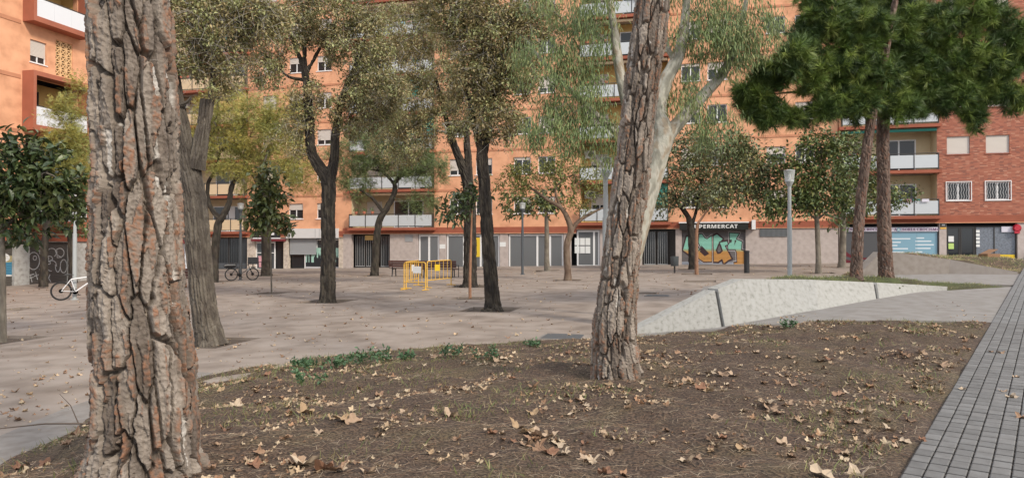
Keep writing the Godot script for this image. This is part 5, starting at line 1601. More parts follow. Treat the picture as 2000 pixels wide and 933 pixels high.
	so.bark = barkkind(561, 0.1, 0.3, 0.003, [Color(0.24, 0.13, 0.08), Color(0.30, 0.17, 0.105)])
	tree("thin brown-stemmed tree close in front of the supermarket shutter", g, GP(1361, D), [Lm(D, [[1361, 537, 0.10], [1361, 500, 0.085], [1362, 445, 0.075], [1372, 425, 0.055], [1395, 395, 0.035], [1420, 370, 0.02]])], Bl(D, [[1430, 378, 55, 26, 46], [1455, 320, 52, 42, 56], [1410, 285, 60, 26, 40], [1485, 375, 26, 26, 18], [1500, 330, 22, 30, 14]]), so)
	D = gd(1599, 533)
	mo = mo.duplicate()
	mo.pal = [Color(0.04, 0.07, 0.022), Color(0.075, 0.11, 0.036), Color(0.125, 0.155, 0.045), Color(0.27, 0.255, 0.075)]
	mo.size = 0.21; mo.per = 21; mo.spread = 0.58
	tree("round-crowned glossy tree right of the slim lamp post", g, GP(1599, D), [Lm(D, [[1599, 536, 0.16], [1599, 500, 0.125], [1597, 440, 0.115], [1596, 420, 0.1], [1600, 370, 0.06], [1605, 310, 0.03]]), Lm(D, [[1597, 430, 0.06], [1560, 400, 0.04], [1535, 385, 0.02]]), Lm(D, [[1597, 428, 0.06], [1635, 400, 0.04], [1660, 380, 0.02]])],
		Bl(D, [[1540, 395, 50, 26, 56], [1600, 388, 50, 35, 66], [1565, 340, 52, 34, 56], [1630, 320, 52, 48, 74], [1605, 280, 44, 24, 36], [1655, 390, 36, 32, 38], [1505, 412, 30, 14, 16], [1530, 310, 26, 22, 12]]), mo)
	D = gd(1645, 522)
	tree("glossy tree half hidden behind the two right pines", g, GP(1645, D), [Lm(D, [[1644, 526, 0.24], [1646, 500, 0.19], [1648, 440, 0.17], [1650, 400, 0.12], [1670, 340, 0.06]]), Lm(D, [[1648, 430, 0.09], [1620, 420, 0.05], [1610, 405, 0.03]]), Lm(D, [[1648, 425, 0.09], [1700, 400, 0.06], [1750, 385, 0.03]])],
		Bl(D, [[1680, 330, 45, 40, 55], [1700, 390, 45, 30, 44], [1750, 385, 35, 22, 30], [1660, 285, 40, 25, 30], [1645, 430, 25, 18, 12]]), mo)

# ---------- street furniture
func lamp(label: String, at: Vector3, h: float, m: String) -> void:
	var o := thing("lamp_post", label, "lamp post", at, 0.0, "lamp posts in the square")
	part(o, "base_plate", MB.new().lathe([Vector2(0, 0.03), Vector2(0.13, 0.03), Vector2(0.13, -0.05)], 16).mesh(), M[m])
	part(o, "lower_pole", MB.new().tube([Vector3(0, -0.02, 0), Vector3(0, h * 0.62, 0)], [0.072, 0.072], 14).mesh(), M[m])
	part(o, "upper_pole", MB.new().tube([Vector3(0, h * 0.62, 0), Vector3(0, h - 0.44, 0)], [0.056, 0.056], 14).mesh(), M[m])
	var head := part(o, "lamp_head", MB.new().lathe([Vector2(0.062, h - 0.5), Vector2(0.075, h - 0.46), Vector2(0.13, h - 0.36), Vector2(0.14, h - 0.30), Vector2(0.0, h - 0.295)], 18).mesh(), M[m])
	part(head, "lamp_glass", MB.new().lathe([Vector2(0.135, h - 0.295), Vector2(0.165, h - 0.02)], 20).mesh(), M.lampglass)
	part(head, "lamp_cap", MB.new().lathe([Vector2(0.168, h - 0.02), Vector2(0.175, h), Vector2(0.06, h + 0.025), Vector2(0, h + 0.03)], 20).mesh(), M["lampgrey"])
	part(head, "bulb", MB.new().lathe([Vector2(0.03, h - 0.29), Vector2(0.045, h - 0.2), Vector2(0.035, h - 0.1), Vector2(0, h - 0.08)], 12).mesh(), M.paper)
func wheel(o: Node3D, at: Vector3, r: float, rimm: String) -> void:
	var ring := func(rad: float, w: float, m: String, called: String, parent: Node) -> MeshInstance3D:
		var pts := []
		var rs := []
		for i in 29:
			var a := TAU * i / 28
			pts.append(Vector3(cos(a) * rad, sin(a) * rad, 0)); rs.append(w)
		return part(parent, called, MB.new().tube(pts, rs, 7, false).mesh(), M[m])
	var t: MeshInstance3D = ring.call(r - 0.022, 0.022, "tyre", "wheel", o)
	t.position = at
	ring.call(r - 0.05, 0.012, rimm, "rim", t)
	var sp := MB.new()
	for i in 20:
		var a := TAU * i / 20
		sp.tube([Vector3(cos(a + 0.4) * 0.02, sin(a + 0.4) * 0.02, 0.02 if i % 2 else -0.02), Vector3(cos(a) * (r - 0.05), sin(a) * (r - 0.05), 0)], [0.0016, 0.0016], 3, false)
	sp.tube([Vector3(0, 0, -0.05), Vector3(0, 0, 0.05)], [0.025, 0.025], 8)
	sp.tube([Vector3(0, 0, -0.022), Vector3(0, 0, -0.026)], [0.075, 0.075], 14)
	part(t, "spokes", sp.mesh(), M.ironblack)
func bicycle(label: String, at: Vector3, turn: float, fm: String, crate: bool) -> void:
	var o := thing("bicycle", label, "bicycle", at, turn, "bicycles locked to lamp posts")
	var R := 0.335
	var rear := Vector3(-0.53, R, 0)
	var front := Vector3(0.55, R, 0)
	wheel(o, rear, R, "ironblack"); wheel(o, front, R, "ironblack")
	var bb := Vector3(-0.10, 0.30, 0)
	var st := Vector3(-0.24, 0.74, 0)
	var ht := Vector3(0.34, 0.82, 0)
	var hb := Vector3(0.38, 0.66, 0)
	var f := MB.new()
	var th := 0.024 if not crate else 0.018
	f.tube([bb, hb], [th, th], 10); f.tube([st, ht], [th, th], 10); f.tube([bb, st], [th * 0.8, th * 0.8], 8); f.tube([hb, ht], [th, th], 10)
	for s in [-1.0, 1.0]:
		var e := Vector3(0, 0, 0.06 * s)
		f.tube([bb + e * 0.5, rear + e], [0.013, 0.011], 6); f.tube([st + e * 0.4, rear + e], [0.012, 0.01], 6)
	part(o, "frame", f.mesh(), M[fm])
	var fk := MB.new()
	for s in [-1.0, 1.0]: fk.tube([hb + Vector3(0.01, 0, 0.05 * s), front + Vector3(0, 0, 0.06 * s)], [0.022, 0.016], 8)
	fk.tube([hb + Vector3(0.01, 0, -0.06), hb + Vector3(0.01, 0, 0.06)], [0.022, 0.022], 8)
	part(o, "fork", fk.mesh(), M.bikeblack)
	var sd := MB.new()
	sd.tube([st, st + Vector3(-0.05, 0.14, 0)], [0.014, 0.014], 8)
	part(o, "seat_post", sd.mesh(), M.bikeblack)
	sd = MB.new()
	sd.tube([st + Vector3(-0.20, 0.165, 0), st + Vector3(-0.12, 0.175, 0), st + Vector3(0.0, 0.165, 0), st + Vector3(0.09, 0.155, 0)], [0.045, 0.07, 0.035, 0.018], 10)
	for i in sd.v.size(): sd.v[i].y = (sd.v[i].y - (st.y + 0.165)) * 0.45 + st.y + 0.165
	part(o, "saddle", sd.mesh(), M.bikeblack)
	var hbm := MB.new()
	var top := ht + Vector3(0.01, 0.08, 0)
	hbm.tube([ht, top], [0.018, 0.016], 8)
	hbm.tube([top, top + Vector3(0.07, 0.02, 0)], [0.018, 0.018], 8)
	hbm.tube([top + Vector3(0.03, 0.05, -0.34), top + Vector3(0.07, 0.04, -0.18), top + Vector3(0.07, 0.02, 0), top + Vector3(0.07, 0.04, 0.18), top + Vector3(0.03, 0.05, 0.34)], [0.014, 0.014, 0.016, 0.014, 0.014], 8)
	part(o, "handlebar", hbm.mesh(), M.bikeblack)
	var cr := MB.new()
	cr.tube([bb + Vector3(0, 0, -0.05), bb + Vector3(0, 0, -0.056)], [0.095, 0.095], 18)
	cr.tube([bb + Vector3(0, 0, -0.07), bb + Vector3(0.12, -0.12, -0.07)], [0.012, 0.01], 6); cr.tube([bb + Vector3(0, 0, 0.07), bb + Vector3(-0.12, 0.12, 0.07)], [0.012, 0.01], 6)
	cr.box(bb + Vector3(0.08, -0.14, -0.16), bb + Vector3(0.17, -0.11, -0.08)); cr.box(bb + Vector3(-0.17, 0.11, 0.08), bb + Vector3(-0.08, 0.14, 0.16))
	part(o, "crank", cr.mesh(), M.bikeblack)
	if crate:
		var c := MB.new()
		for s in [-1.0, 1.0]:
			c.box(Vector3(0.36, 0.86, 0.2 * s - 0.01), Vector3(0.80, 1.22, 0.2 * s + 0.01))
			c.box(Vector3(0.57 + 0.22 * s - 0.01, 0.86, -0.19), Vector3(0.57 + 0.22 * s + 0.01, 1.22, 0.19))
		c.box(Vector3(0.37, 0.86, -0.19), Vector3(0.79, 0.88, 0.19))
		c.box(Vector3(0.46, 0.70, -0.1), Vector3(0.70, 0.72, 0.1))
		c.box(Vector3(0.54, 0.70, -0.02), Vector3(0.58, 0.86, 0.02))
		part(o, "crate", c.mesh(), M.ironblack)
		var b := MB.new()
		b.tube([Vector3(-0.9, 0.78, 0), Vector3(-0.8, 0.8, 0), Vector3(-0.4, 0.8, 0), Vector3(-0.3, 0.78, 0)], [0.06, 0.13, 0.13, 0.06], 10)
		part(o, "rear_bag", b.mesh(), M.bikeblack)
		part(o, "mudguard", MB.new().tube([Vector3(0.28, 0.5, 0), Vector3(0.38, 0.64, 0), Vector3(0.55, 0.71, 0), Vector3(0.74, 0.62, 0)], [0.02, 0.025, 0.025, 0.02], 6).mesh(), M.chrome)
		part(o, "kickstand", MB.new().tube([bb, bb + Vector3(0.03, -0.3, 0.12)], [0.01, 0.01], 6).mesh(), M.ironblack)
func bench(label: String, at: Vector3, turn: float) -> void:
	var o := thing("bench", label, "bench", at, turn, "wooden benches in the square")
	var w := 1.9
	for i in 3: bx(o, "seat_slat", "benchwood", Vector3(-w / 2, 0.42, -0.22 + 0.155 * i), Vector3(w / 2, 0.455, -0.08 + 0.155 * i))
	for i in 3:
		var s := MB.new()
		s.obox(Transform3D(Basis(Vector3.RIGHT, 0.2), Vector3(0, 0.56 + 0.125 * i, -0.29 - 0.026 * i)), Vector3(w, 0.11, 0.032))
		part(o, "back_slat", s.mesh(), M.benchwood)
	for e in [-w / 2 + 0.2, w / 2 - 0.2]:
		var l := MB.new()
		l.beam(Vector3(e, 0.0, 0.2), Vector3(e, 0.42, 0.16), 0.045, 0.045); l.beam(Vector3(e, 0.0, -0.32), Vector3(e, 0.42, -0.2), 0.045, 0.045)
		l.beam(Vector3(e, 0.40, 0.22), Vector3(e, 0.40, -0.24), 0.04, 0.035); l.beam(Vector3(e, 0.4, -0.24), Vector3(e, 0.88, -0.33), 0.04, 0.02)
		part(o, "leg_frame", l.mesh(), M.ironblack)
	for e in [-w / 2 - 0.02, w / 2 + 0.02]:
		var a := MB.new()
		a.tube([Vector3(e, 0.0, 0.2), Vector3(e, 0.55, 0.2), Vector3(e, 0.63, 0.14), Vector3(e, 0.63, -0.28)], [0.02, 0.02, 0.02, 0.02], 8)
		part(o, "armrest", a.mesh(), M.ironblack)
func barrier(label: String, a: Vector3, b: Vector3, sign_m: String, sx: float) -> void:
	var d := b - a
	var w := Vector2(d.x, d.z).length()
	var o := thing("crowd_barrier", label, "barrier", a, atan2(-d.z, d.x), "yellow barriers round the pit")
	var slope := d.y / w
	var h := 1.06
	var f := MB.new()
	var r := 0.021
	f.tube([Vector3(0, -0.02, 0), Vector3(0, h - 0.08, 0), Vector3(0.025, h - 0.02, 0), Vector3(0.08, h, 0), Vector3(w - 0.08, h + slope * w, 0), Vector3(w - 0.025, h - 0.02 + slope * w, 0), Vector3(w, h - 0.08 + slope * w, 0), Vector3(w, slope * w - 0.02, 0)], [r, r, r, r, r, r, r, r], 8)
	f.tube([Vector3(0, 0.3, 0), Vector3(w, 0.3 + slope * w, 0)], [r * 0.8, r * 0.8], 8)
	part(o, "frame", f.mesh(), M.yellowpaint)
	for i in 5:
		var x := w * (i + 1) / 6.0
		part(o, "bar", MB.new().tube([Vector3(x, 0.3 + slope * x, 0), Vector3(x, h + slope * x, 0)], [0.011, 0.011], 6).mesh(), M.yellowpaint)
	for e in [0.0, w]:
		part(o, "foot", MB.new().tube([Vector3(e, slope * e + 0.015, -0.22), Vector3(e, slope * e + 0.03, 0), Vector3(e, slope * e + 0.015, 0.22)], [0.016, 0.02, 0.016], 6).mesh(), M.yellowpaint)
	bx(o, "sign_plate", sign_m, Vector3(w * sx - 0.19, 0.66, 0.014), Vector3(w * sx + 0.19, 0.92, 0.022))
func build_furniture() -> void:
	lamp("grey lamp post by the white bicycle at the left", GP(145, gd(145, 585)), 3.84, "lampgrey")
	lamp("dark slim lamp post beside the bicycle with the black crate", GP(469, 38.4), 4.1, "lampdark")
	lamp("thin dark lamp post in front of the wide white-framed window", GP(1020.5, gd(1020, 536)), 3.84, "lampdark")
	lamp("grey lamp post mostly hidden behind the leaning pine", GP(1183, 17.2), 3.75, "lampgrey")
	lamp("slim pale lamp post behind the wedge wall, right of the supermarket", GP(1543, 22.3), 3.84, "lampgrey")
	bicycle("white mountain bicycle leaning by the left lamp post", GP(153, 25.6), deg_to_rad(38), "bikewhite", false)
	bicycle("black city bicycle carrying a black crate", GP(472, 37.6), deg_to_rad(35), "bikeblack", true)
	var fa := deg_to_rad(-14.5)
	bench("wooden bench left of the yellow barriers", GP(795, 39.0), fa + PI)
	bench("wooden bench behind the right yellow barrier", GP(858, 37.0), fa + PI + 0.12)
	bench("bench almost hidden behind the thick pine and the furrowed tree", GP(352, 32.5), fa + PI)
	barrier("yellow barrier facing the camera, front left of the group", GP(789, 27.7), GP(831, 27.2), "paper", 0.62)
	barrier("yellow barrier with a white sign running back on the left", GP(793, 28.4), GP(817, 30.4), "paper", 0.5)
	barrier("yellow barrier with a plain yellow plate on the right of the group", GP(834, 28.6), GP(881, 30.2), "yellowsign", 0.4)
	var o := thing("litter_bin", "dark grey litter bin on a short post left of the supermarket", "bin", GB(1318, 533))
	part(o, "bin", MB.new().lathe([Vector2(0.0, 0.36), Vector2(0.20, 0.36), Vector2(0.215, 0.86), Vector2(0.20, 0.87), Vector2(0.19, 0.6)], 18).mesh(), M.bingrey)
	part(o, "post", MB.new().tube([Vector3(0, -0.02, 0), Vector3(0, 0.36, 0)], [0.04, 0.04], 10).mesh(), M.ironblack)
	o = thing("bollard", "black round bollard standing before the stone wall by the supermarket", "bollard", GB(1459, 533))
	part(o, "post", MB.new().lathe([Vector2(0.13, -0.02), Vector2(0.13, 0.95)], 18).mesh(), M.ironblack)
	part(o, "cap", MB.new().lathe([Vector2(0.118, 0.95), Vector2(0.118, 1.02), Vector2(0.135, 1.03), Vector2(0.135, 1.11), Vector2(0, 1.12)], 18).mesh(), M.ironblack)
	bx(o, "handle", "greymetal", Vector3(0.11, 0.99, -0.02), Vector3(0.28, 1.01, 0.02))
	o = thing("cardboard_box", "flattened brown cardboard box lying on the far leafy mound", "box", Vector3(18.6, hm(3, 18.6, 27.9) - 0.02, -27.9), 0.3)
	bx(o, "base", "cardboard", Vector3(-0.32, 0, -0.2), Vector3(0.32, 0.13, 0.2))
	part(o, "flap", MB.new().obox(Transform3D(Basis(Vector3.BACK, 0.35), Vector3(-0.05, 0.2, 0)), Vector3(0.6, 0.012, 0.38)).mesh(), M.cardboard)
	var mh := func(px: float, py: float, s: float, label: String) -> void:
		var p := GB(px, py)
		var c := thing("utility_cover", label, "cover", p, deg_to_rad(-14.5), "covers set in the paving")
		bx(c, "frame", "strip", Vector3(-s, -0.02, -s), Vector3(s, 0.005, s))
		bx(c, "plate", "bingrey", Vector3(-s + 0.06, -0.01, -s + 0.06), Vector3(s - 0.06, 0.009, s - 0.06))
	mh.call(1100, 657, 0.42, "flat metal cover in the paving left of the leaning pine")
	mh.call(1285, 577, 0.4, "flat metal cover in the paving right of the leaning pine")

# ---------- what has fallen on the ground
func hit(px: float, py: float) -> Vector3:
	var d := 3.0
	while d < 16.0:
		var p := P(px, py, d)
		if p.y < hm(1, p.x, d): return Vector3(p.x, hm(1, p.x, d), -d)
		d += 0.04
	return Vector3.ZERO
func plane_leaf(sd: int, lobes: int) -> ArrayMesh:
	var r := RandomNumberGenerator.new()
	r.seed = sd
	var mb := MB.new()
	var rim := []
	var n := lobes * 4
	for i in n:
		var a := TAU * i / n
		var k: float = [1.0, 0.72, 0.56, 0.78][i % 4] * r.randf_range(0.85, 1.1)
		if a > 4.2 and a < 5.2: k *= 0.55
		var y := 0.16 * k * k + r.randf_range(-0.05, 0.13) + 0.10 * sin(a * 2.0 + sd)
		rim.append(Vector3(cos(a) * k * 0.5, y, sin(a) * k * 0.5))
	var mid := []
	for p in rim: mid.append(Vector3(p.x * 0.5, p.y * 0.25, p.z * 0.5))
	for i in n:
		var j := (i + 1) % n
		mb.tri(Vector3.ZERO, mid[j], mid[i])
		mb.quad(mid[i], mid[j], rim[j], rim[i])
	# stalk
	mb.tri(Vector3(0.01, 0, 0), Vector3(-0.01, 0, 0), Vector3(0.1, 0.05, -0.75))
	return mb.mesh()
func blade(w: float) -> ArrayMesh:
	var mb := MB.new()
	mb.quad(Vector3(-w, 0, 0), Vector3(w, 0, 0), Vector3(w * 0.7, 0.55, 0.08), Vector3(-w * 0.7, 0.55, 0.08))
	mb.tri(Vector3(-w * 0.7, 0.55, 0.08), Vector3(w * 0.7, 0.55, 0.08), Vector3(0, 1.0, 0.3))
	return mb.mesh()
func build_litter() -> void:
	rng.seed = 9001
	var vars := []
	for i in 6: vars.append(plane_leaf(100 + i, 5))
	var lm := []
	for c in [Color(0.37, 0.255, 0.17), Color(0.45, 0.335, 0.235), Color(0.30, 0.185, 0.115), Color(0.50, 0.40, 0.29), Color(0.26, 0.135, 0.08), Color(0.40, 0.28, 0.165)]:
		var m := mat("dry%d" % lm.size(), lin(c.r, c.g, c.b), 0.8, M.stone.albedo_texture, 0.12)
		m.uv1_world_triplanar = false
		lm.append(m)
	# big leaves one can point at
	var spots := [[600, 808, 1.9], [668, 822, 1.3], [692, 826, 1.2], [648, 818, 1.0], [462, 795, 1.3], [440, 842, 1.0], [880, 815, 1.6], [596, 912, 1.7], [636, 918, 1.6], [575, 908, 1.3], [662, 922, 1.4], [690, 690, 0.9], [720, 925, 1.0], [558, 860, 0.9], [625, 846, 1.0],
		[1012, 838, 1.2], [1030, 845, 1.3], [1052, 852, 1.4], [1075, 852, 1.2], [1028, 872, 1.3], [1050, 880, 1.4], [1072, 886, 1.2], [1090, 872, 1.3], [1040, 862, 1.1], [1102, 888, 1.0], [1145, 897, 1.1], [1106, 812, 1.0], [1040, 757, 1.1], [1180, 924, 1.1], [970, 706, 1.2], [985, 702, 1.2],
		[1500, 800, 1.4], [1520, 808, 1.2], [1690, 808, 1.4], [1605, 707, 1.3], [1640, 775, 1.2], [1840, 715, 1.6], [1858, 718, 1.1], [1500, 790, 1.0], [1410, 733, 1.3], [1390, 730, 1.2], [1432, 735, 1.1], [1370, 762, 1.2], [1385, 766, 1.1], [1345, 745, 1.1], [1620, 705, 1.0], [1545, 700, 1.0], [1530, 735, 1.1], [1475, 690, 1.0], [1762, 692, 1.1], [1800, 690, 1.0], [1740, 840, 1.0], [1530, 870, 1.2], [1540, 792, 1.0], [1605, 930, 1.5], [1680, 928, 1.6], [1450, 880, 1.0], [1340, 905, 1.0], [1225, 800, 0.9], [850, 700, 1.0], [800, 720, 1.0], [760, 705, 1.0], [740, 775, 1.1], [905, 760, 0.9], [520, 735, 1.2], [480, 745, 1.2], [430, 765, 1.2], [415, 755, 1.3], [555, 725, 1.0], [60, 905, 1.2], [90, 908, 1.0], [40, 915, 1.0], [150, 850, 1.1], [130, 870, 0.9], [1440, 690, 0.9], [1325, 690, 0.9], [1300, 720, 1.0], [1265, 690, 0.9], [1900, 660, 1.2], [1885, 668, 1.0], [1740, 640, 1.0], [1690, 650, 1.0], [1830, 640, 1.0], [1780, 650, 1.0]]
	for i in 95:
		spots.append([rng.randf_range(405, 1880), 690.0 + 240.0 * pow(rng.randf(), 1.3), rng.randf_range(0.5, 0.95)])
	var zone := func(px: float, py: float) -> String:
		if px < 300: return "dry leaf left of the thick pine"
		if px < 560 and py < 860: return "dry leaf just right of the thick pine"
		if px < 780 and py > 780 and py < 860: return "dry leaf in the centre-left leaf cluster"
		if px < 780 and py >= 860: return "dry leaf at the bottom edge, left"
		if px > 995 and px < 1120 and py > 825: return "dry leaf in the bottom centre heap"
		if px < 1150 and py < 760: return "dry leaf by the paving edge"
		if px < 1150: return "dry leaf on the foreground bare earth"
		if py < 680: return "dry leaf near the concrete ramp"
		if px < 1460 and py < 790: return "dry leaf just right of the leaning pine"
		if px >= 1460 and py < 790: return "dry leaf between ramp and brick walk"
		return "dry leaf at the bottom right"
	var named := {}
	for s in spots:
		var p := hit(s[0], s[1])
		if p == Vector3.ZERO or outside(poly1, p.x, -p.z) > -0.05: continue
		var tone := rng.randi() % lm.size()
		var o := part(self, "fallen_leaf", vars[rng.randi() % 6], lm[tone])
		var k: float = 0.125 * s[2] * rng.randf_range(0.9, 1.15)
		o.transform = Transform3D(Basis.from_euler(Vector3(rng.randf_range(-0.35, 0.35), rng.randf() * TAU, rng.randf_range(-0.35, 0.35))).scaled(Vector3(k, k, k)), p + Vector3(0, 0.006, 0))
		tag(o, ["tan ", "pale beige ", "brown ", "cream ", "rust brown ", "yellowish "][tone] + ("large " if s[2] >= 1.3 else ("" if s[2] >= 0.85 else "small ")) + zone.call(s[0], s[1]), "leaf", "fallen plane leaves")
		named.get_or_add(o.get_meta("label"), []).append([s[0], o])
	for s in [[1975, 778, 1.5], [1995, 818, 1.4], [1870, 690, 1.0], [1960, 766, 1.0], [1955, 690, 1.2], [1935, 688, 1.0], [1985, 738, 0.9], [1880, 762, 0.9], [1800, 860, 0.8]]:
		# on the brick walk
		var d := 3.5
		while d < 20.0:
			var q := P(s[0], s[1], d)
			if q.y < 0.35 + 0.0286 * (d - 4.48): break
			d += 0.03
		var pp := P(s[0], s[1], d)
		var o := part(self, "fallen_leaf", vars[rng.randi() % 6], lm[rng.randi() % lm.size()])
		var k: float = 0.09 * s[2]
		o.transform = Transform3D(Basis.from_euler(Vector3(rng.randf_range(-0.2, 0.2), rng.randf() * TAU, rng.randf_range(-0.2, 0.2))).scaled(Vector3(k, k, k)), Vector3(pp.x, 0.35 + 0.0286 * (d - 4.48) + 0.006, pp.z))
		tag(o, "dry leaf lying on the brick walk", "leaf", "fallen leaves on the brick walk")
		named.get_or_add(o.get_meta("label"), []).append([s[0], o])
	for l in named:
		var list: Array = named[l]
		if list.size() < 2: continue
		list.sort_custom(func(x, y): return x[0] < y[0])
		for i in list.size():
			var ord: String = ["leftmost", "second from left", "third from left", "fourth from left", "fifth from left", "sixth from left", "seventh from left", "eighth from left", "ninth from left", "tenth from left"][mini(i, 9)]
			if i == list.size() - 1: ord = "rightmost"
			list[i][1].set_meta("label", l + ", " + ord)
	# small litter nobody could count
	var xf := []
	var cols := []
	var pal := [Color(0.36, 0.26, 0.17), Color(0.46, 0.36, 0.24), Color(0.28, 0.16, 0.09), Color(0.2, 0.12, 0.07), Color(0.40, 0.29, 0.18)]
	var thick := noise(71, 0.8, 3)
	for i in 34000:
		var x := rng.randf_range(-4.8, 8.0)
		var d := rng.randf_range(2.5, 13.2)
		if x > 2.4 + 0.75 * (d - 4.48) or outside(poly1, x, d) > -0.02: continue
		if thick.get_noise_2d(x, d) * 2.2 + 0.2 < rng.randf(): continue
		var k := rng.randf_range(0.014, 0.045) if rng.randf() < 0.8 else rng.randf_range(0.05, 0.09)
		xf.append(Transform3D(Basis.from_euler(Vector3(rng.randf_range(-0.5, 0.5), rng.randf() * TAU, rng.randf_range(-0.5, 0.5))).scaled(Vector3(k, k, k * 1.5)), Vector3(x, hm(1, x, d) + 0.004, -d)))
		cols.append(pal[rng.randi() % 5] * rng.randf_range(0.7, 1.3))
	var bits := scatter(self, "leaf_litter", vars[1], M.dryleaf, xf, cols)
	tag(bits, "small broken leaves strewn over the earth mound", "litter")
	xf = []; cols = []
	var nm := MB.new()
	nm.box(Vector3(-0.010, 0, -0.5), Vector3(0.010, 0.012, 0.5))
	var nmesh := nm.mesh()
	for i in 60000:
		var d := 2.6 + 10.4 * pow(rng.randf(), 1.5)
		var x := rng.randf_range(-4.7, 2.4 + 0.75 * (d - 4.48))
		if outside(poly1, x, d) > 0.0: continue
		var k := rng.randf_range(0.025, 0.085)
		xf.append(Transform3D(Basis.from_euler(Vector3(rng.randf_range(-0.25, 0.25), rng.randf() * TAU, 0)).scaled(Vector3(k * 1.2, k, k)), Vector3(x, hm(1, x, d) + 0.004 + rng.randf() * 0.006, -d)))
		cols.append(([Color(0.22, 0.125, 0.075), Color(0.30, 0.21, 0.135), Color(0.12, 0.075, 0.05), Color(0.46, 0.37, 0.26)][rng.randi() % 4]) * rng.randf_range(0.7, 1.2))
	tag(scatter(self, "pine_needles", nmesh, M.dryleaf, xf, cols), "brown pine needles and twiglets carpeting the earth mound", "needles")
	# sparse grass
	xf = []; cols = []
	var bl := blade(0.035)
	var gr := noise(73, 0.7, 3)
	for i in 40000:
		var d := 3.2 + 10.0 * rng.randf()
		var x := rng.randf_range(-4.6, minf(8.0, 2.3 + 0.75 * (d - 4.48)))
		var out := outside(poly1, x, d)
		if out > -0.03: continue
		var near := clampf(1.0 - (-out - 0.1) / 1.3, 0, 1) * (1.0 if d > 5 and x < 4.0 + d * 0.3 else 0.2)
		if gr.get_noise_2d(x, d) * 1.2 - 0.22 + near * 0.55 + (0.38 if x < 0.2 and d > 6.0 else 0.0) < rng.randf() * 0.7: continue
		var k := rng.randf_range(0.03, 0.09)
		xf.append(Transform3D(Basis.from_euler(Vector3(rng.randf_range(-0.9, 0.9), rng.randf() * TAU, rng.randf_range(-0.7, 0.7))).scaled(Vector3(k * 1.4, k, k)), Vector3(x, hm(1, x, d) - 0.003, -d)))
		cols.append(([Color(0.14, 0.16, 0.05), Color(0.20, 0.19, 0.07), Color(0.10, 0.14, 0.04), Color(0.27, 0.22, 0.11)][rng.randi() % 4]) * rng.randf_range(0.7, 1.25))
	tag(scatter(self, "grass", bl, M.softleaf, xf, cols), "thin dry grass growing through the earth mound", "grass")
	xf = []; cols = []
	for i in 12000:
		var x := rng.randf_range(4.6, 13.4)
		var d := rng.randf_range(14.3, 20.4)
		if outside(poly2, x, d) > -0.04: continue
		var k := rng.randf_range(0.04, 0.09)
		xf.append(Transform3D(Basis.from_euler(Vector3(rng.randf_range(-0.7, 0.7), rng.randf() * TAU, rng.randf_range(-0.6, 0.6))).scaled(Vector3(k * 1.6, k, k)), Vector3(x, hm(2, x, d) - 0.004, -d)))
		cols.append(([Color(0.15, 0.19, 0.05), Color(0.20, 0.21, 0.07), Color(0.11, 0.16, 0.04), Color(0.28, 0.25, 0.11)][rng.randi() % 4]) * rng.randf_range(0.7, 1.25))
	tag(scatter(self, "mound_grass", bl, M.softleaf, xf, cols), "short green grass on the mound under the two right pines", "grass")
	xf = []; cols = []
	for i in 12000:
		var x := rng.randf_range(12.8, 23.0)
		var d := rng.randf_range(24.0, 33.0)
		if outside(poly3, x, d) > -0.04: continue
		var leafy := rng.randf() < 0.45
		var k := rng.randf_range(0.05, 0.11)
		xf.append(Transform3D(Basis.from_euler(Vector3(rng.randf_range(-0.7, 0.7), rng.randf() * TAU, rng.randf_range(-1.3 if leafy else -0.5, 1.3 if leafy else 0.5))).scaled(Vector3(k * 2.5, k, k)), Vector3(x, hm(3, x, d) - 0.002, -d)))
		cols.append((Color(0.46, 0.33, 0.21) if leafy else Color(0.18, 0.21, 0.065)) * rng.randf_range(0.7, 1.3))
	tag(scatter(self, "far_mound_grass", bl, M.softleaf, xf, cols), "patchy grass and leaves on the far mound by the shops", "grass")
	# leaves blown about the square and the ramps
	xf = []; cols = []
	for i in 5200:
		var d := 7.0 + 40.0 * pow(rng.randf(), 1.4)
		var x := rng.randf_range(-0.72, 0.72) * d
		if outside(poly1, x, d) < 0.25 or outside(poly2, x, d) < 1.6 or (x > 1.5 and d < 22.0) or (x > 8.0 and d < 30.0): continue
		if x < -14.0 and d > 34.0 and x * 0.98 < -21.0: continue
		var k := rng.randf_range(0.05, 0.12) if i % 4 == 0 else rng.randf_range(0.015, 0.045)
		xf.append(Transform3D(Basis.from_euler(Vector3(rng.randf_range(-0.3, 0.3), rng.randf() * TAU, rng.randf_range(-0.3, 0.3))).scaled(Vector3(k, k, k)), Vector3(x, gy(x, -d) + 0.006, -d)))
		cols.append(pal[rng.randi() % 5] * rng.randf_range(0.8, 1.35))
	for i in 70:
		var u := rng.randf()
		var v := rng.randf() * 0.5
		var q := Vector3(4.4, 12.75, 0.405).lerp(Vector3(8.0, 11.9, 0.56), u).lerp(Vector3(6.1, 14.4, 0.5).lerp(Vector3(11.5, 18.2, 0.73), u), v)
		xf.append(Transform3D(Basis.from_euler(Vector3(0, rng.randf() * TAU, 0)).scaled(Vector3.ONE * rng.randf_range(0.04, 0.09)), Vector3(q.x, q.z + 0.012, -q.y)))
		cols.append(pal[rng.randi() % 5])
	tag(scatter(self, "scattered_leaves", vars[3], M.dryleaf, xf, cols), "dry leaves blown across the paving of the square", "leaves")
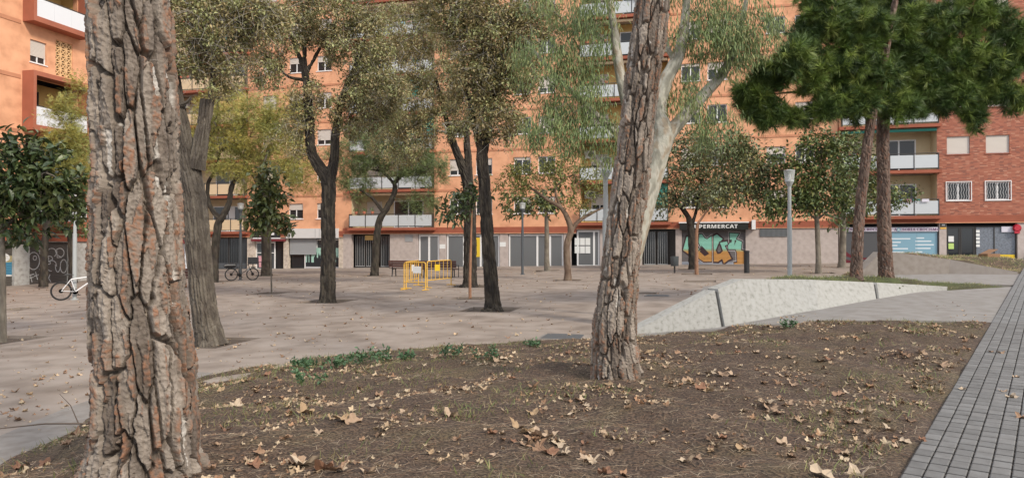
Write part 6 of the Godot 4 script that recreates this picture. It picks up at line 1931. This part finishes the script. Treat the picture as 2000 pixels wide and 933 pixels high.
	# weeds along the paving edge
	for i in 12:
		var q: Array = [[585, 712, 0.7], [615, 715, 0.8], [655, 712, 1.0], [690, 708, 1.0], [725, 703, 1.2], [755, 700, 1.2], [795, 697, 0.6], [878, 690, 1.0], [952, 698, 1.1], [605, 745, 1.0], [1038, 672, 0.7], [1539, 636, 0.8]][i]
		var p := hit(q[0], q[1] + 6)
		if p == Vector3.ZERO: continue
		var o := thing("weed", ["small weed", "low weed", "dark green weed", "leafy weed", "tall weed", "bushy weed", "sparse weed", "upright weed", "grassy weed", "weed in the grass", "thin weed", "tiny weed"][i] + [" left of the row along the paving edge", " second from left along the paving edge", " in the row along the paving edge, third from left", " in the row along the paving edge, fourth from left", " nearly at the right of the dense row along the paving edge", " at the right end of the dense row along the paving edge", " on the paving edge just past the dense row", " alone on the paving edge below the straight dark tree", " left of the leaning pine by the paving edge", " just right of the thick pine, away from the edge", " close left of the leaning pine", " at the foot of the wedge wall"][i], "weed", p, 0.0, "weeds along the paving edge")
		var st := MB.new()
		var tx := []
		var tc := []
		for k in 14:
			var e := Vector3(rng.randf_range(-0.22, 0.22), rng.randf_range(0.08, 0.2), rng.randf_range(-0.08, 0.08)) * float(q[2])
			st.col = Color(0.10, 0.14, 0.05)
			st.tube([Vector3(e.x * 0.5, -0.01, e.z * 0.5), e], [0.003, 0.002], 3, false)
			for l in 7:
				tx.append(Transform3D(facing(rv() + Vector3(0, 0.3, 0), rng.randf() * TAU, Vector3.ONE * rng.randf_range(0.035, 0.07)), Vector3(e.x * 0.5, 0, e.z * 0.5).lerp(e, rng.randf_range(0.3, 1.0))))
				tc.append(Color(0.065, 0.125, 0.06) * rng.randf_range(0.7, 1.5))
		part(o, "stems", st.mesh(), M.bark)
		scatter(o, "leaves", LEAF.broad, M.softleaf, tx, tc)
	# a fallen branch at the left
	var tb := thing("fallen_branch", "thin bare branch lying across the border strip at the left", "branch", Vector3(-4.55, gy(-4.5, -7.2) + 0.02, -7.2))
	part(tb, "stem", MB.new().tube([Vector3(-0.55, 0.03, 0.2), Vector3(-0.1, 0.05, 0.05), Vector3(0.3, 0.04, 0.0), Vector3(0.6, 0.1, -0.05)], [0.005, 0.008, 0.01, 0.006], 5).mesh(), M.darkwood)
	part(tb, "twig", MB.new().tube([Vector3(0.2, 0.04, 0.0), Vector3(0.12, 0.22, 0.0), Vector3(0.02, 0.34, 0.02)], [0.006, 0.004, 0.002], 4).mesh(), M.darkwood)
	part(tb, "twig", MB.new().tube([Vector3(0.35, 0.04, 0.0), Vector3(0.42, 0.25, 0.0), Vector3(0.40, 0.36, 0.02)], [0.006, 0.004, 0.002], 4).mesh(), M.darkwood)
